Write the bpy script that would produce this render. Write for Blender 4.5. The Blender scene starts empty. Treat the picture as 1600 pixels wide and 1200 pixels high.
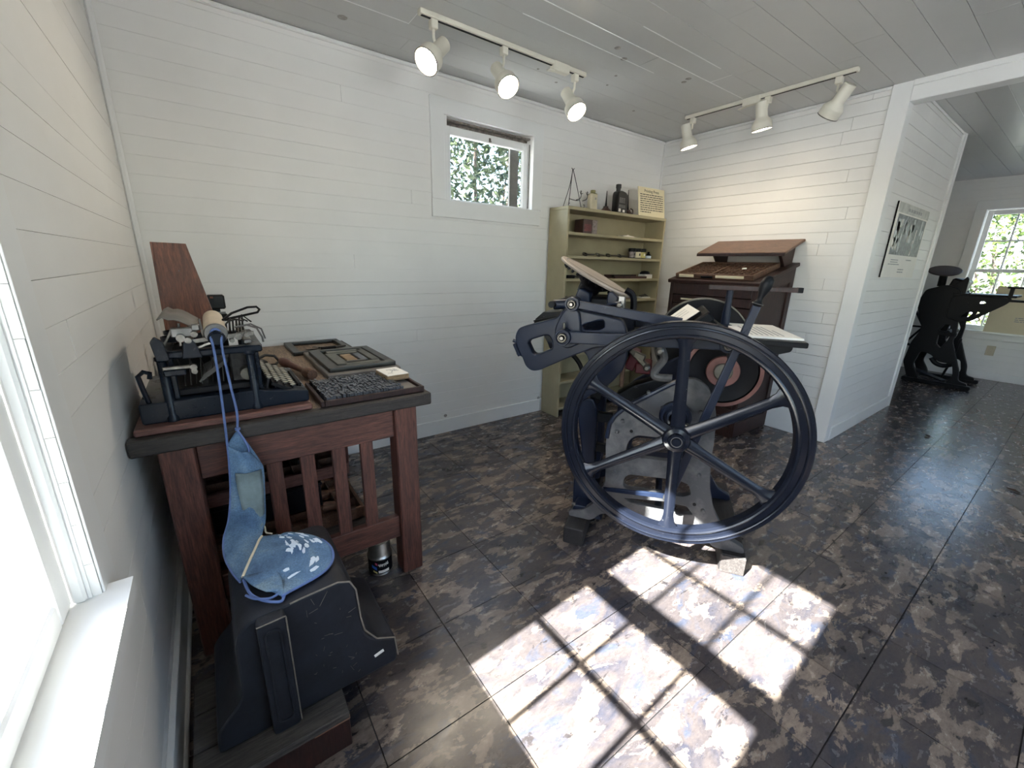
import bpy, bmesh, math, random
from mathutils import Vector, Matrix

# ------------------------------------------------------------------ camera
SC = bpy.context.scene
COL = SC.collection
YAW, PITCH, ROLL = 0.6311, 0.2805, 0.0238
CAM = Vector((0.2224, -2.5831, 1.2))
_f = Vector((math.sin(YAW)*math.cos(PITCH), math.cos(YAW)*math.cos(PITCH), -math.sin(PITCH)))
_r = Vector((math.cos(YAW), -math.sin(YAW), 0))
_u = _r.cross(_f)
_r2 = math.cos(ROLL)*_r + math.sin(ROLL)*_u
_u2 = -math.sin(ROLL)*_r + math.cos(ROLL)*_u
cd = bpy.data.cameras.new('camera')
cam = bpy.data.objects.new('camera', cd)
COL.objects.link(cam)
cd.sensor_fit = 'HORIZONTAL'
cd.sensor_width = 36.0
cd.lens = 647.38/1600*36.0
cd.clip_start = 0.02
cd.clip_end = 200
M3 = Matrix((_r2, _u2, -_f)).transposed()
cam.matrix_world = Matrix.Translation(CAM) @ M3.to_4x4()
SC.camera = cam

# ------------------------------------------------------------------ sky, sun, exposure
SUN_EL = math.atan(0.928)
SKY_STRENGTH = 0.75
SUN_STRENGTH = 40.0
W = bpy.data.worlds.new('sky')
SC.world = W
W.use_nodes = True
wn = W.node_tree.nodes
wl = W.node_tree.links
bg = wn['Background']
sky = wn.new('ShaderNodeTexSky')
sky.sky_type = 'NISHITA'
sky.sun_disc = False
sky.sun_elevation = SUN_EL
sky.sun_rotation = math.radians(270)
sky.air_density = 1.0
sky.dust_density = 1.2
hsv = wn.new('ShaderNodeHueSaturation')
hsv.inputs['Saturation'].default_value = 0.9
wl.new(sky.outputs[0], hsv.inputs['Color'])
wl.new(hsv.outputs[0], bg.inputs[0])
bg.inputs[1].default_value = SKY_STRENGTH
sl = bpy.data.lights.new('sun', 'SUN')
sl.energy = SUN_STRENGTH
sl.angle = 0.012
sl.color = (1.0, 0.97, 0.93)
so = bpy.data.objects.new('sun', sl)
COL.objects.link(so)
_d = Vector((1.0, 0.05, -0.928)).normalized()
so.rotation_euler = _d.to_track_quat('-Z', 'Y').to_euler()
so.location = (-6, 0, 8)
SC.view_settings.view_transform = 'Standard'
SC.view_settings.look = 'None'
SC.view_settings.gamma = 1.0
SC.view_settings.use_curve_mapping = False
SC.view_settings.exposure = 1.08
SC.cycles.use_denoising = True
SC.cycles.max_bounces = 10
SC.cycles.diffuse_bounces = 6
SC.cycles.glossy_bounces = 4
SC.cycles.transparent_max_bounces = 12
SC.cycles.caustics_reflective = False
SC.cycles.caustics_refractive = False
SC.cycles.sample_clamp_indirect = 6.0

# ------------------------------------------------------------------ materials
def _mat(name):
    m = bpy.data.materials.new(name)
    m.use_nodes = True
    nt = m.node_tree
    return m, nt, nt.nodes['Principled BSDF']

def noise(nt, scale, detail=4, rough=0.55, dist=0.0, vec=None):
    n = nt.nodes.new('ShaderNodeTexNoise')
    n.inputs['Scale'].default_value = scale
    n.inputs['Detail'].default_value = detail
    n.inputs['Roughness'].default_value = rough
    n.inputs['Distortion'].default_value = dist
    if vec is not None:
        nt.links.new(vec, n.inputs['Vector'])
    return n

def ramp(nt, src, stops, interp='LINEAR'):
    r = nt.nodes.new('ShaderNodeValToRGB')
    r.color_ramp.interpolation = interp
    e = r.color_ramp.elements
    while len(e) < len(stops):
        e.new(0.5)
    for k, (p, c) in enumerate(stops):
        e[k].position = p
        e[k].color = (*c, 1) if len(c) == 3 else c
    nt.links.new(src, r.inputs[0])
    return r

def mixc(nt, fac, a, b, mode='MIX'):
    m = nt.nodes.new('ShaderNodeMix')
    m.data_type = 'RGBA'
    m.blend_type = mode
    for k, v in ((0, fac), (6, a), (7, b)):
        if isinstance(v, (int, float)):
            m.inputs[k].default_value = v
        elif isinstance(v, tuple):
            m.inputs[k].default_value = (*v, 1)
        else:
            nt.links.new(v, m.inputs[k])
    return m.outputs[2]

def coords(nt, kind='Object', scale=(1, 1, 1), rot=(0, 0, 0)):
    if kind == 'World':
        g = nt.nodes.new('ShaderNodeNewGeometry')
        out = g.outputs['Position']
    else:
        t = nt.nodes.new('ShaderNodeTexCoord')
        out = t.outputs[kind]
    mp = nt.nodes.new('ShaderNodeMapping')
    mp.inputs['Scale'].default_value = scale
    mp.inputs['Rotation'].default_value = rot
    nt.links.new(out, mp.inputs['Vector'])
    return mp.outputs[0]

def bump(nt, bsdf, src, strength=0.2, dist=0.005):
    b = nt.nodes.new('ShaderNodeBump')
    b.inputs['Strength'].default_value = strength
    b.inputs['Distance'].default_value = dist
    nt.links.new(src, b.inputs['Height'])
    nt.links.new(b.outputs[0], bsdf.inputs['Normal'])

def simple(name, col, rough=0.5, metal=0.0, var=0.25, scale=14, bmp=0.0, spec=0.5, coord='Object'):
    m, nt, b = _mat(name)
    v = coords(nt, coord)
    n = noise(nt, scale, 5, 0.6, 0, v)
    lo = tuple(c*(1-var) for c in col)
    hi = tuple(min(1, c*(1+var)) for c in col)
    r = ramp(nt, n.outputs[0], [(0.3, lo), (0.7, hi)])
    nt.links.new(r.outputs[0], b.inputs['Base Color'])
    b.inputs['Roughness'].default_value = rough
    b.inputs['Metallic'].default_value = metal
    b.inputs['Specular IOR Level'].default_value = spec
    if bmp:
        n2 = noise(nt, scale*6, 4, 0.6, 0, v)
        bump(nt, b, n2.outputs[0], bmp, 0.002)
    return m

def paint(name, col, rough=0.45):
    m, nt, b = _mat(name)
    v = coords(nt, 'World')
    n1 = noise(nt, 2.3, 4, 0.6, 0.3, v)
    n2 = noise(nt, 40, 4, 0.7, 0, v)
    n3 = noise(nt, 11, 6, 0.75, 0.5, v)
    r = ramp(nt, n1.outputs[0], [(0.3, tuple(c*0.95 for c in col)), (0.7, col)])
    scuff = ramp(nt, n3.outputs[0], [(0.70, (0, 0, 0)), (0.76, (1, 1, 1))])
    c = mixc(nt, scuff.outputs[0], r.outputs[0], tuple(x*0.80 for x in col))
    nt.links.new(c, b.inputs['Base Color'])
    b.inputs['Roughness'].default_value = rough
    b.inputs['Specular IOR Level'].default_value = 0.35
    bump(nt, b, n2.outputs[0], 0.08, 0.002)
    return m

def wood(name, dark, light, scale=(2, 2, 30), rough=0.5, big=6.0, coat=0.0, bmp=0.25):
    # grain runs along the axis with the smallest scale
    m, nt, b = _mat(name)
    v = coords(nt, 'Object', scale)
    n = noise(nt, big, 7, 0.65, 0.6, v)
    n2 = noise(nt, big*4, 5, 0.7, 0.2, v)
    r = ramp(nt, n.outputs[0], [(0.30, dark), (0.55, tuple((a+c)/2 for a, c in zip(dark, light))), (0.75, light)])
    r2 = ramp(nt, n2.outputs[0], [(0.35, (0.34, 0.34, 0.34)), (0.62, (1.12, 1.12, 1.12))])
    c = mixc(nt, 0.8, r.outputs[0], r2.outputs[0], 'MULTIPLY')
    nt.links.new(c, b.inputs['Base Color'])
    b.inputs['Roughness'].default_value = rough
    b.inputs['Coat Weight'].default_value = coat
    bump(nt, b, n2.outputs[0], bmp, 0.002)
    return m

def iron(name, col, rough=0.35, dust=0.35, dustcol=(0.16, 0.16, 0.17), spec=0.5, rvar=1.7, chip=0.55):
    m, nt, b = _mat(name)
    v = coords(nt, 'Object')
    n = noise(nt, 9, 6, 0.65, 0.4, v)
    n2 = noise(nt, 60, 4, 0.7, 0, v)
    d = ramp(nt, n.outputs[0], [(0.45, (0, 0, 0)), (0.85, (dust, dust, dust))])
    c = mixc(nt, d.outputs[0], col, dustcol)
    chips = ramp(nt, n2.outputs[0], [(0.66, (0, 0, 0)), (0.74, (chip,)*3)])
    c = mixc(nt, chips.outputs[0], c, (0.12, 0.12, 0.13))
    nt.links.new(c, b.inputs['Base Color'])
    rr = ramp(nt, n.outputs[0], [(0.3, (rough*0.8,)*3), (0.8, (min(1, rough*rvar),)*3)])
    nt.links.new(rr.outputs[0], b.inputs['Roughness'])
    b.inputs['Specular IOR Level'].default_value = spec
    bump(nt, b, n2.outputs[0], 0.08, 0.002)
    return m

def floor_mat():
    m, nt, b = _mat('slate_vinyl')
    oi = nt.nodes.new('ShaderNodeObjectInfo')
    v = coords(nt, 'World', (1.0, 2.0, 1.0), (0, 0, math.radians(-14)))
    n1 = noise(nt, 6.8, 10, 0.64, 0.35, v)
    n2 = noise(nt, 5.0, 7, 0.6, 0.9, v)
    n3 = noise(nt, 55, 6, 0.75, 0, v)
    n4 = noise(nt, 14.0, 8, 0.66, 0.4, v)
    base = ramp(nt, n2.outputs[0], [(0.34, (0.036, 0.037, 0.050)), (0.46, (0.060, 0.053, 0.056)), (0.54, (0.074, 0.063, 0.062)), (0.64, (0.048, 0.055, 0.078))])
    tan = ramp(nt, n1.outputs[0], [(0.522, (0, 0, 0)), (0.538, (1, 1, 1))])
    dk = ramp(nt, n4.outputs[0], [(0.36, (1, 1, 1)), (0.40, (0, 0, 0))])
    grain = ramp(nt, n3.outputs[0], [(0.25, (0.68, 0.68, 0.68)), (0.75, (1.25, 1.25, 1.25))])
    tancol = ramp(nt, n4.outputs[0], [(0.35, (0.125, 0.103, 0.090)), (0.65, (0.225, 0.182, 0.152))])
    c = mixc(nt, tan.outputs[0], base.outputs[0], tancol.outputs[0])
    c = mixc(nt, dk.outputs[0], c, (0.032, 0.029, 0.031))
    c = mixc(nt, 1.0, c, grain.outputs[0], 'MULTIPLY')
    tr = ramp(nt, oi.outputs['Random'], [(0, (0.80, 0.80, 0.82)), (1, (1.15, 1.12, 1.1))])
    c = mixc(nt, 1.0, c, tr.outputs[0], 'MULTIPLY')
    nt.links.new(c, b.inputs['Base Color'])
    rr = ramp(nt, n4.outputs[0], [(0.3, (0.20,)*3), (0.7, (0.30,)*3)])
    nt.links.new(rr.outputs[0], b.inputs['Roughness'])
    b.inputs['Specular IOR Level'].default_value = 0.6
    bump(nt, b, n1.outputs[0], 0.18, 0.004)
    return m

def glass_mat():
    m = bpy.data.materials.new('window_glass')
    m.use_nodes = True
    nt = m.node_tree
    for n in list(nt.nodes):
        nt.nodes.remove(n)
    out = nt.nodes.new('ShaderNodeOutputMaterial')
    t = nt.nodes.new('ShaderNodeBsdfTransparent')
    t.inputs[0].default_value = (0.96, 0.98, 0.97, 1)
    g = nt.nodes.new('ShaderNodeBsdfGlossy')
    g.inputs['Roughness'].default_value = 0.01
    lw = nt.nodes.new('ShaderNodeLayerWeight')
    lw.inputs['Blend'].default_value = 0.5
    pw = nt.nodes.new('ShaderNodeMath')
    pw.operation = 'POWER'
    pw.inputs[1].default_value = 5.0
    nt.links.new(lw.outputs['Facing'], pw.inputs[0])
    fr = nt.nodes.new('ShaderNodeMath')
    fr.operation = 'MULTIPLY_ADD'
    fr.inputs[1].default_value = 0.5
    fr.inputs[2].default_value = 0.03
    nt.links.new(pw.outputs[0], fr.inputs[0])
    mx = nt.nodes.new('ShaderNodeMixShader')
    nt.links.new(fr.outputs[0], mx.inputs[0])
    nt.links.new(t.outputs[0], mx.inputs[1])
    nt.links.new(g.outputs[0], mx.inputs[2])
    nt.links.new(mx.outputs[0], out.inputs[0])
    return m

def emit(name, col, strength):
    m, nt, b = _mat(name)
    b.inputs['Base Color'].default_value = (*col, 1)
    b.inputs['Emission Color'].default_value = (*col, 1)
    b.inputs['Emission Strength'].default_value = strength
    return m

def leaf_mat(name, a, c):
    m, nt, b = _mat(name)
    oi = nt.nodes.new('ShaderNodeNewGeometry')
    r = ramp(nt, oi.outputs['Random Per Island'], [(0.0, a), (1.0, c)])
    nt.links.new(r.outputs[0], b.inputs['Base Color'])
    b.inputs['Roughness'].default_value = 0.35
    tr = nt.nodes.new('ShaderNodeBsdfTranslucent')
    nt.links.new(r.outputs[0], tr.inputs[0])
    mx = nt.nodes.new('ShaderNodeMixShader')
    mx.inputs[0].default_value = 0.35
    nt.links.new(b.outputs[0], mx.inputs[1])
    nt.links.new(tr.outputs[0], mx.inputs[2])
    nt.links.new(mx.outputs[0], nt.nodes['Material Output'].inputs[0])
    return m

def denim_mat():
    m, nt, b = _mat('denim')
    v = coords(nt, 'Object')
    n = noise(nt, 9, 6, 0.65, 0.4, v)
    n2 = noise(nt, 260, 3, 0.7, 0, v)
    r = ramp(nt, n.outputs[0], [(0.28, (0.040, 0.085, 0.17)), (0.5, (0.10, 0.18, 0.29)), (0.72, (0.21, 0.28, 0.31))])
    g = ramp(nt, n2.outputs[0], [(0.3, (0.7, 0.7, 0.7)), (0.7, (1.25, 1.25, 1.25))])
    c = mixc(nt, 1.0, r.outputs[0], g.outputs[0], 'MULTIPLY')
    nt.links.new(c, b.inputs['Base Color'])
    b.inputs['Roughness'].default_value = 0.9
    bump(nt, b, n2.outputs[0], 0.3, 0.001)
    return m

M = {}
M['wall'] = paint('white_wall_paint', (0.80, 0.79, 0.77))
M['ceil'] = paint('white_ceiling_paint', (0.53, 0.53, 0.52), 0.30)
M['trim'] = paint('white_trim_paint', (0.80, 0.80, 0.79), 0.35)
M['floor'] = floor_mat()
M['subfloor'] = simple('tile_joint', (0.012, 0.011, 0.012), 0.8)
M['glass'] = glass_mat()
M['iron'] = iron('blue_black_iron', (0.006, 0.011, 0.027), 0.34, 0.14, (0.06, 0.08, 0.13), 0.30)
M['iron_dusty'] = iron('dusty_frame_iron', (0.060, 0.061, 0.066), 0.50, 0.75, (0.26, 0.25, 0.245), 0.35)
M['iron_wheel'] = iron('flywheel_paint', (0.007, 0.009, 0.016), 0.20, 0.03, (0.07, 0.075, 0.08), 0.30, 1.15)
M['iron_black'] = iron('black_iron', (0.004, 0.005, 0.007), 0.40, 0.06, (0.05, 0.05, 0.06), 0.2)
M['steel'] = simple('worn_steel', (0.20, 0.195, 0.19), 0.35, 0.9, 0.3, 30)
M['bright_steel'] = simple('bright_nickel', (0.19, 0.18, 0.165), 0.34, 1.0, 0.35, 60)
M['bronze'] = simple('dirty_bronze', (0.13, 0.12, 0.10), 0.4, 0.7, 0.3, 30)
M['redpaint'] = simple('faded_red_paint', (0.15, 0.062, 0.052), 0.55, 0, 0.3, 18)
M['redcloth'] = simple('crimson_paint', (0.10, 0.006, 0.014), 0.5, 0, 0.2, 12)
M['disc'] = simple('ink_disc_face', (0.36, 0.30, 0.25), 0.45, 0.2, 0.15, 8)
M['disc_dark'] = simple('dark_ink_disc_face', (0.06, 0.045, 0.045), 0.45, 0.2, 0.15, 8)
M['oak_y'] = wood('red_brown_oak', (0.045, 0.016, 0.012), (0.20, 0.074, 0.050), (14, 14, 1.2))
M['oak_x'] = wood('red_brown_oak_rail', (0.045, 0.016, 0.012), (0.19, 0.071, 0.048), (1.2, 14, 14))
M['edge'] = wood('black_stained_edge', (0.014, 0.011, 0.010), (0.058, 0.045, 0.038), (2, 20, 20), 0.6)
M['toptan'] = wood('worn_tan_bench_top', (0.13, 0.085, 0.055), (0.38, 0.27, 0.18), (9, 1.2, 9), 0.6)
M['plank'] = wood('reddish_plank', (0.09, 0.035, 0.028), (0.24, 0.11, 0.085), (1.2, 14, 14), 0.55)
M['mahog'] = wood('mahogany_panel', (0.12, 0.038, 0.020), (0.31, 0.115, 0.060), (10, 10, 1.2), 0.4, coat=0.2)
M['cab'] = wood('dark_cabinet_wood', (0.013, 0.0045, 0.004), (0.050, 0.016, 0.012), (10, 10, 1.2), 0.48)
M['cablid'] = wood('brown_copy_board', (0.12, 0.060, 0.036), (0.25, 0.13, 0.080), (12, 1.2, 12), 0.45)
M['casewood'] = wood('type_case_wood', (0.07, 0.034, 0.020), (0.22, 0.11, 0.062), (12, 2, 12), 0.55)
M['crate'] = wood('dusty_dark_board', (0.022, 0.019, 0.018), (0.10, 0.088, 0.078), (1.2, 14, 14), 0.8)
M['rawwood'] = wood('raw_split_wood', (0.16, 0.075, 0.042), (0.34, 0.18, 0.11), (1.2, 14, 14), 0.8)
M['skid'] = wood('black_skid_timber', (0.010, 0.009, 0.010), (0.035, 0.030, 0.030), (14, 1.2, 14), 0.7)
M['skid_grey'] = wood('weathered_skid_timber', (0.025, 0.021, 0.020), (0.09, 0.078, 0.075), (14, 1.2, 14), 0.8)
M['olive'] = simple('olive_shelf_paint', (0.35, 0.305, 0.19), 0.5, 0, 0.08, 6, 0.1)
M['lamp'] = simple('cream_lamp_enamel', (0.66, 0.63, 0.54), 0.4, 0, 0.05, 5)
M['black'] = simple('black_enamel', (0.005, 0.005, 0.007), 0.45, 0, 0.3, 20, spec=0.18)
M['tw'] = iron('typewriter_japan', (0.004, 0.008, 0.016), 0.26, 0.14, (0.04, 0.05, 0.07), 0.24)
M['tw_in'] = simple('dark_mechanism', (0.035, 0.033, 0.032), 0.45, 0.6, 0.6, 60)
M['twcase'] = simple('black_leatherette', (0.011, 0.013, 0.019), 0.60, 0, 0.5, 10, 0.35, spec=0.35)
M['dustcase'] = simple('worn_case_edge', (0.14, 0.12, 0.10), 0.8, 0, 0.3, 40)
M['rubber'] = simple('cream_platen_rubber', (0.60, 0.50, 0.38), 0.55, 0, 0.15, 14)
M['keytop'] = simple('ivory_key_top', (0.50, 0.46, 0.38), 0.35, 0, 0.15, 30)
M['paper'] = simple('white_paper', (0.84, 0.81, 0.75), 0.7, 0, 0.03, 5)
M['cream'] = simple('cream_card', (0.72, 0.64, 0.44), 0.7, 0, 0.04, 5)
M['ink'] = simple('print_ink', (0.05, 0.045, 0.04), 0.7)
M['inkgrey'] = simple('grey_print', (0.33, 0.33, 0.33), 0.7)
M['denim'] = denim_mat()
M['binding'] = simple('blue_binding_tape', (0.09, 0.14, 0.31), 0.8, 0, 0.2, 40)
M['bindcream'] = simple('cream_binding_tape', (0.62, 0.56, 0.42), 0.8, 0, 0.1, 40)
M['whiteblot'] = simple('white_paint_blots', (0.62, 0.70, 0.78), 0.8, 0, 0.1, 40)
M['lead'] = simple('type_metal', (0.10, 0.105, 0.12), 0.38, 0.7, 0.7, 200)
M['chase'] = simple('oiled_chase_iron', (0.045, 0.042, 0.036), 0.4, 0.5, 0.4, 14)
M['furn'] = simple('wood_furniture', (0.085, 0.085, 0.070), 0.55, 0, 0.3, 20)
M['blockwood'] = wood('mounting_block_wood', (0.20, 0.12, 0.06), (0.42, 0.29, 0.16), (1.5, 14, 14), 0.6)
M['stone'] = simple('grey_slab', (0.16, 0.145, 0.13), 0.6, 0, 0.2, 20)
M['wire'] = simple('black_wire', (0.03, 0.03, 0.032), 0.4, 0.5)
M['tin'] = simple('cream_tin', (0.58, 0.52, 0.38), 0.4, 0, 0.15, 20)
M['tinbrown'] = simple('brown_tin', (0.055, 0.026, 0.022), 0.4, 0, 0.4, 30)
M['tingrey'] = simple('patterned_tin', (0.22, 0.18, 0.17), 0.45, 0, 0.7, 60)
M['plastic'] = simple('black_plastic', (0.008, 0.008, 0.009), 0.28, 0, 0.2, 10)
M['can'] = simple('tin_can_metal', (0.42, 0.40, 0.37), 0.32, 0.95, 0.2, 20)
M['blue'] = simple('label_blue', (0.02, 0.12, 0.55), 0.5)
M['pink'] = simple('label_pink', (0.55, 0.08, 0.16), 0.5)
M['yellow'] = simple('label_yellow', (0.60, 0.52, 0.18), 0.5)
M['rope'] = simple('black_cord', (0.012, 0.012, 0.013), 0.6)
M['stain'] = simple('knot_stain', (0.30, 0.28, 0.26), 0.6, 0, 0.3, 60)
M['outlet'] = simple('beige_outlet', (0.50, 0.44, 0.33), 0.5, 0, 0.05)
M['photo_d'] = simple('photo_dark_tone', (0.20, 0.215, 0.22), 0.5, 0, 0.5, 30)
M['photo_l'] = simple('photo_light_tone', (0.50, 0.53, 0.53), 0.5, 0, 0.3, 40)
M['bulb'] = emit('lamp_bulb', (1.0, 0.90, 0.74), 16.0)
M['bulb_off'] = simple('unlit_bulb', (0.45, 0.44, 0.42), 0.3)
M['leaf'] = leaf_mat('leaf_green', (0.02, 0.045, 0.012), (0.13, 0.17, 0.045))
M['leaf_b'] = leaf_mat('leaf_olive', (0.02, 0.04, 0.03), (0.13, 0.16, 0.08))
M['bark'] = simple('bark', (0.12, 0.09, 0.07), 0.9, 0, 0.4, 20, 0.4)
M['ground'] = simple('pale_gravel', (0.45, 0.45, 0.445), 0.9, 0, 0.15, 4, 0.3, coord='World')
M['roof'] = simple('roof_board', (0.15, 0.14, 0.13), 0.8)
M['dirt'] = simple('dirty_timber', (0.16, 0.14, 0.12), 0.8, 0, 0.6, 40)

# ------------------------------------------------------------------ mesh helpers
class MB:
    def __init__(s):
        s.v = []
        s.f = []

    def add(s, verts, faces):
        o = len(s.v)
        s.v += [tuple(x) for x in verts]
        s.f += [tuple(i+o for i in f) for f in faces]
        return s

    def box(s, c, size, R=None, b=0.0):
        c = Vector(c)
        hx, hy, hz = (abs(k)/2 for k in size)
        b = min(b, hx*0.9, hy*0.9, hz*0.9)
        if b <= 0:
            vs = [Vector((sx*hx, sy*hy, sz*hz)) for sx in (-1, 1) for sy in (-1, 1) for sz in (-1, 1)]
            fs = [(0, 1, 3, 2), (4, 6, 7, 5), (0, 4, 5, 1), (2, 3, 7, 6), (0, 2, 6, 4), (1, 5, 7, 3)]
        else:
            vs = []
            idx = {}
            for sx in (-1, 1):
                for sy in (-1, 1):
                    for sz in (-1, 1):
                        for k, p in enumerate(((hx, hy-b, hz-b), (hx-b, hy, hz-b), (hx-b, hy-b, hz))):
                            idx[(sx, sy, sz, k)] = len(vs)
                            vs.append(Vector((sx*p[0], sy*p[1], sz*p[2])))
            fs = []
            I = idx
            for sg in (-1, 1):
                fs.append([I[(sg, -1, -1, 0)], I[(sg, 1, -1, 0)], I[(sg, 1, 1, 0)], I[(sg, -1, 1, 0)]])
                fs.append([I[(-1, sg, -1, 1)], I[(1, sg, -1, 1)], I[(1, sg, 1, 1)], I[(-1, sg, 1, 1)]])
                fs.append([I[(-1, -1, sg, 2)], I[(1, -1, sg, 2)], I[(1, 1, sg, 2)], I[(-1, 1, sg, 2)]])
            for a in (-1, 1):
                for d in (-1, 1):
                    fs.append([I[(a, d, -1, 0)], I[(a, d, -1, 1)], I[(a, d, 1, 1)], I[(a, d, 1, 0)]])
                    fs.append([I[(a, -1, d, 0)], I[(a, -1, d, 2)], I[(a, 1, d, 2)], I[(a, 1, d, 0)]])
                    fs.append([I[(-1, a, d, 1)], I[(-1, a, d, 2)], I[(1, a, d, 2)], I[(1, a, d, 1)]])
                    for e in (-1, 1):
                        fs.append([I[(a, d, e, 0)], I[(a, d, e, 1)], I[(a, d, e, 2)]])
            out = []
            for f in fs:
                cen = sum((vs[i] for i in f), Vector())/len(f)
                n = (vs[f[1]]-vs[f[0]]).cross(vs[f[2]]-vs[f[1]])
                out.append(tuple(f) if n.dot(cen) > 0 else tuple(reversed(f)))
            fs = out
        if R is not None:
            vs = [R @ v for v in vs]
        return s.add([v+c for v in vs], fs)

    def bar(s, p0, p1, w, t, up=(0, 0, 1), b=0.0):
        # box whose long axis runs p0 -> p1, width w along 'up', thickness t across
        p0, p1 = Vector(p0), Vector(p1)
        ax = (p1-p0)
        L = ax.length
        ax.normalize()
        upv = Vector(up)
        side = ax.cross(upv)
        if side.length < 1e-5:
            side = ax.orthogonal()
        side.normalize()
        upv = side.cross(ax)
        R = Matrix((ax, side, upv)).transposed()
        return s.box((p0+p1)/2, (L, t, w), R, b)

    def cyl(s, p0, p1, r0, r1=None, n=16, caps=True):
        if r1 is None:
            r1 = r0
        p0, p1 = Vector(p0), Vector(p1)
        ax = (p1-p0).normalized()
        a = ax.orthogonal().normalized()
        b = ax.cross(a)
        vs = []
        for p, r in ((p0, r0), (p1, r1)):
            for k in range(n):
                t = 2*math.pi*k/n
                vs.append(p + a*math.cos(t)*r + b*math.sin(t)*r)
        fs = [(k, (k+1) % n, n+(k+1) % n, n+k) for k in range(n)]
        if caps:
            fs.append(tuple(reversed(range(n))))
            fs.append(tuple(range(n, 2*n)))
        return s.add(vs, fs)

    def lathe(s, prof, origin=(0, 0, 0), axis=(0, 0, 1), n=24, closed=False, caps=False):
        o = Vector(origin)
        ax = Vector(axis).normalized()
        a = ax.orthogonal().normalized()
        b = ax.cross(a)
        vs = []
        fs = []
        m = len(prof)
        for r, h in prof:
            for k in range(n):
                t = 2*math.pi*k/n
                vs.append(o + ax*h + (a*math.cos(t)+b*math.sin(t))*r)
        for i in range(m if closed else m-1):
            j = (i+1) % m
            for k in range(n):
                fs.append((i*n+k, i*n+(k+1) % n, j*n+(k+1) % n, j*n+k))
        if caps and not closed:
            if prof[0][0] > 1e-6:
                fs.append(tuple(reversed(range(n))))
            if prof[-1][0] > 1e-6:
                fs.append(tuple(range((m-1)*n, m*n)))
        return s.add(vs, fs)

    def tube(s, path, r, n=8, closed=False):
        P = [Vector(p) for p in path]
        m = len(P)
        vs = []
        fs = []
        prev = None
        for i, p in enumerate(P):
            if closed:
                d = P[(i+1) % m]-P[i-1]
            else:
                d = P[min(i+1, m-1)]-P[max(i-1, 0)]
            d.normalize()
            if prev is None:
                a = d.orthogonal().normalized()
            else:
                a = (prev - d*prev.dot(d)).normalized()
            prev = a
            b = d.cross(a)
            rr = r[i] if isinstance(r, (list, tuple)) else r
            for k in range(n):
                t = 2*math.pi*k/n
                vs.append(p + (a*math.cos(t)+b*math.sin(t))*rr)
        for i in range(m if closed else m-1):
            j = (i+1) % m
            for k in range(n):
                fs.append((i*n+k, i*n+(k+1) % n, j*n+(k+1) % n, j*n+k))
        if not closed:
            fs.append(tuple(reversed(range(n))))
            fs.append(tuple(range((m-1)*n, m*n)))
        return s.add(vs, fs)

    def grid(s, rows, thick=0.0):
        n = len(rows[0])
        m = len(rows)
        vs = [Vector(p) for r in rows for p in r]
        fs = [(i*n+k, i*n+k+1, (i+1)*n+k+1, (i+1)*n+k) for i in range(m-1) for k in range(n-1)]
        return s.add(vs, fs)

    def mesh(s, name, smooth=None):
        me = bpy.data.meshes.new(name)
        me.from_pydata(s.v, [], s.f)
        if smooth is not None:
            me.polygons.foreach_set('use_smooth', [True]*len(me.polygons))
            me.set_sharp_from_angle(angle=math.radians(smooth))
        me.update()
        return me

    def build(s, name, mat, parent=None, smooth=35, loc=None):
        return link(name, s.mesh(name, smooth), mat, parent, loc)

def link(name, me, mat, parent=None, loc=None):
    if mat is not None and not me.materials:
        me.materials.append(M[mat] if isinstance(mat, str) else mat)
    o = bpy.data.objects.new(name, me)
    COL.objects.link(o)
    if parent is not None:
        o.parent = parent
    if loc is not None:
        o.location = loc
    return o

def tag(o, label=None, cat=None, group=None, kind=None):
    if label:
        o['label'] = label
    if cat:
        o['category'] = cat
    if group:
        o['group'] = group
    if kind:
        o['kind'] = kind
    return o

def thing(name, label, cat, loc=(0, 0, 0), rotz=0.0, group=None, kind=None):
    o = bpy.data.objects.new(name, None)
    COL.objects.link(o)
    o.empty_display_size = 0.05
    o.location = loc
    o.rotation_euler = (0, 0, rotz)
    return tag(o, label, cat, group, kind)

def fillet(pts, r=0.01, n=4):
    # round the corners of a closed polygon
    out = []
    m = len(pts)
    for i in range(m):
        p = Vector(pts[i])
        a = Vector(pts[i-1])
        c = Vector(pts[(i+1) % m])
        da, dc = (a-p), (c-p)
        la, lc = da.length, dc.length
        if la < 1e-6 or lc < 1e-6:
            continue
        k = min(r, la*0.45, lc*0.45)
        s = p + da/la*k
        e = p + dc/lc*k
        for j in range(n+1):
            t = j/n
            q = s*(1-t)**2 + p*2*t*(1-t) + e*t*t
            out.append((q.x, q.y))
    return out

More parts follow.
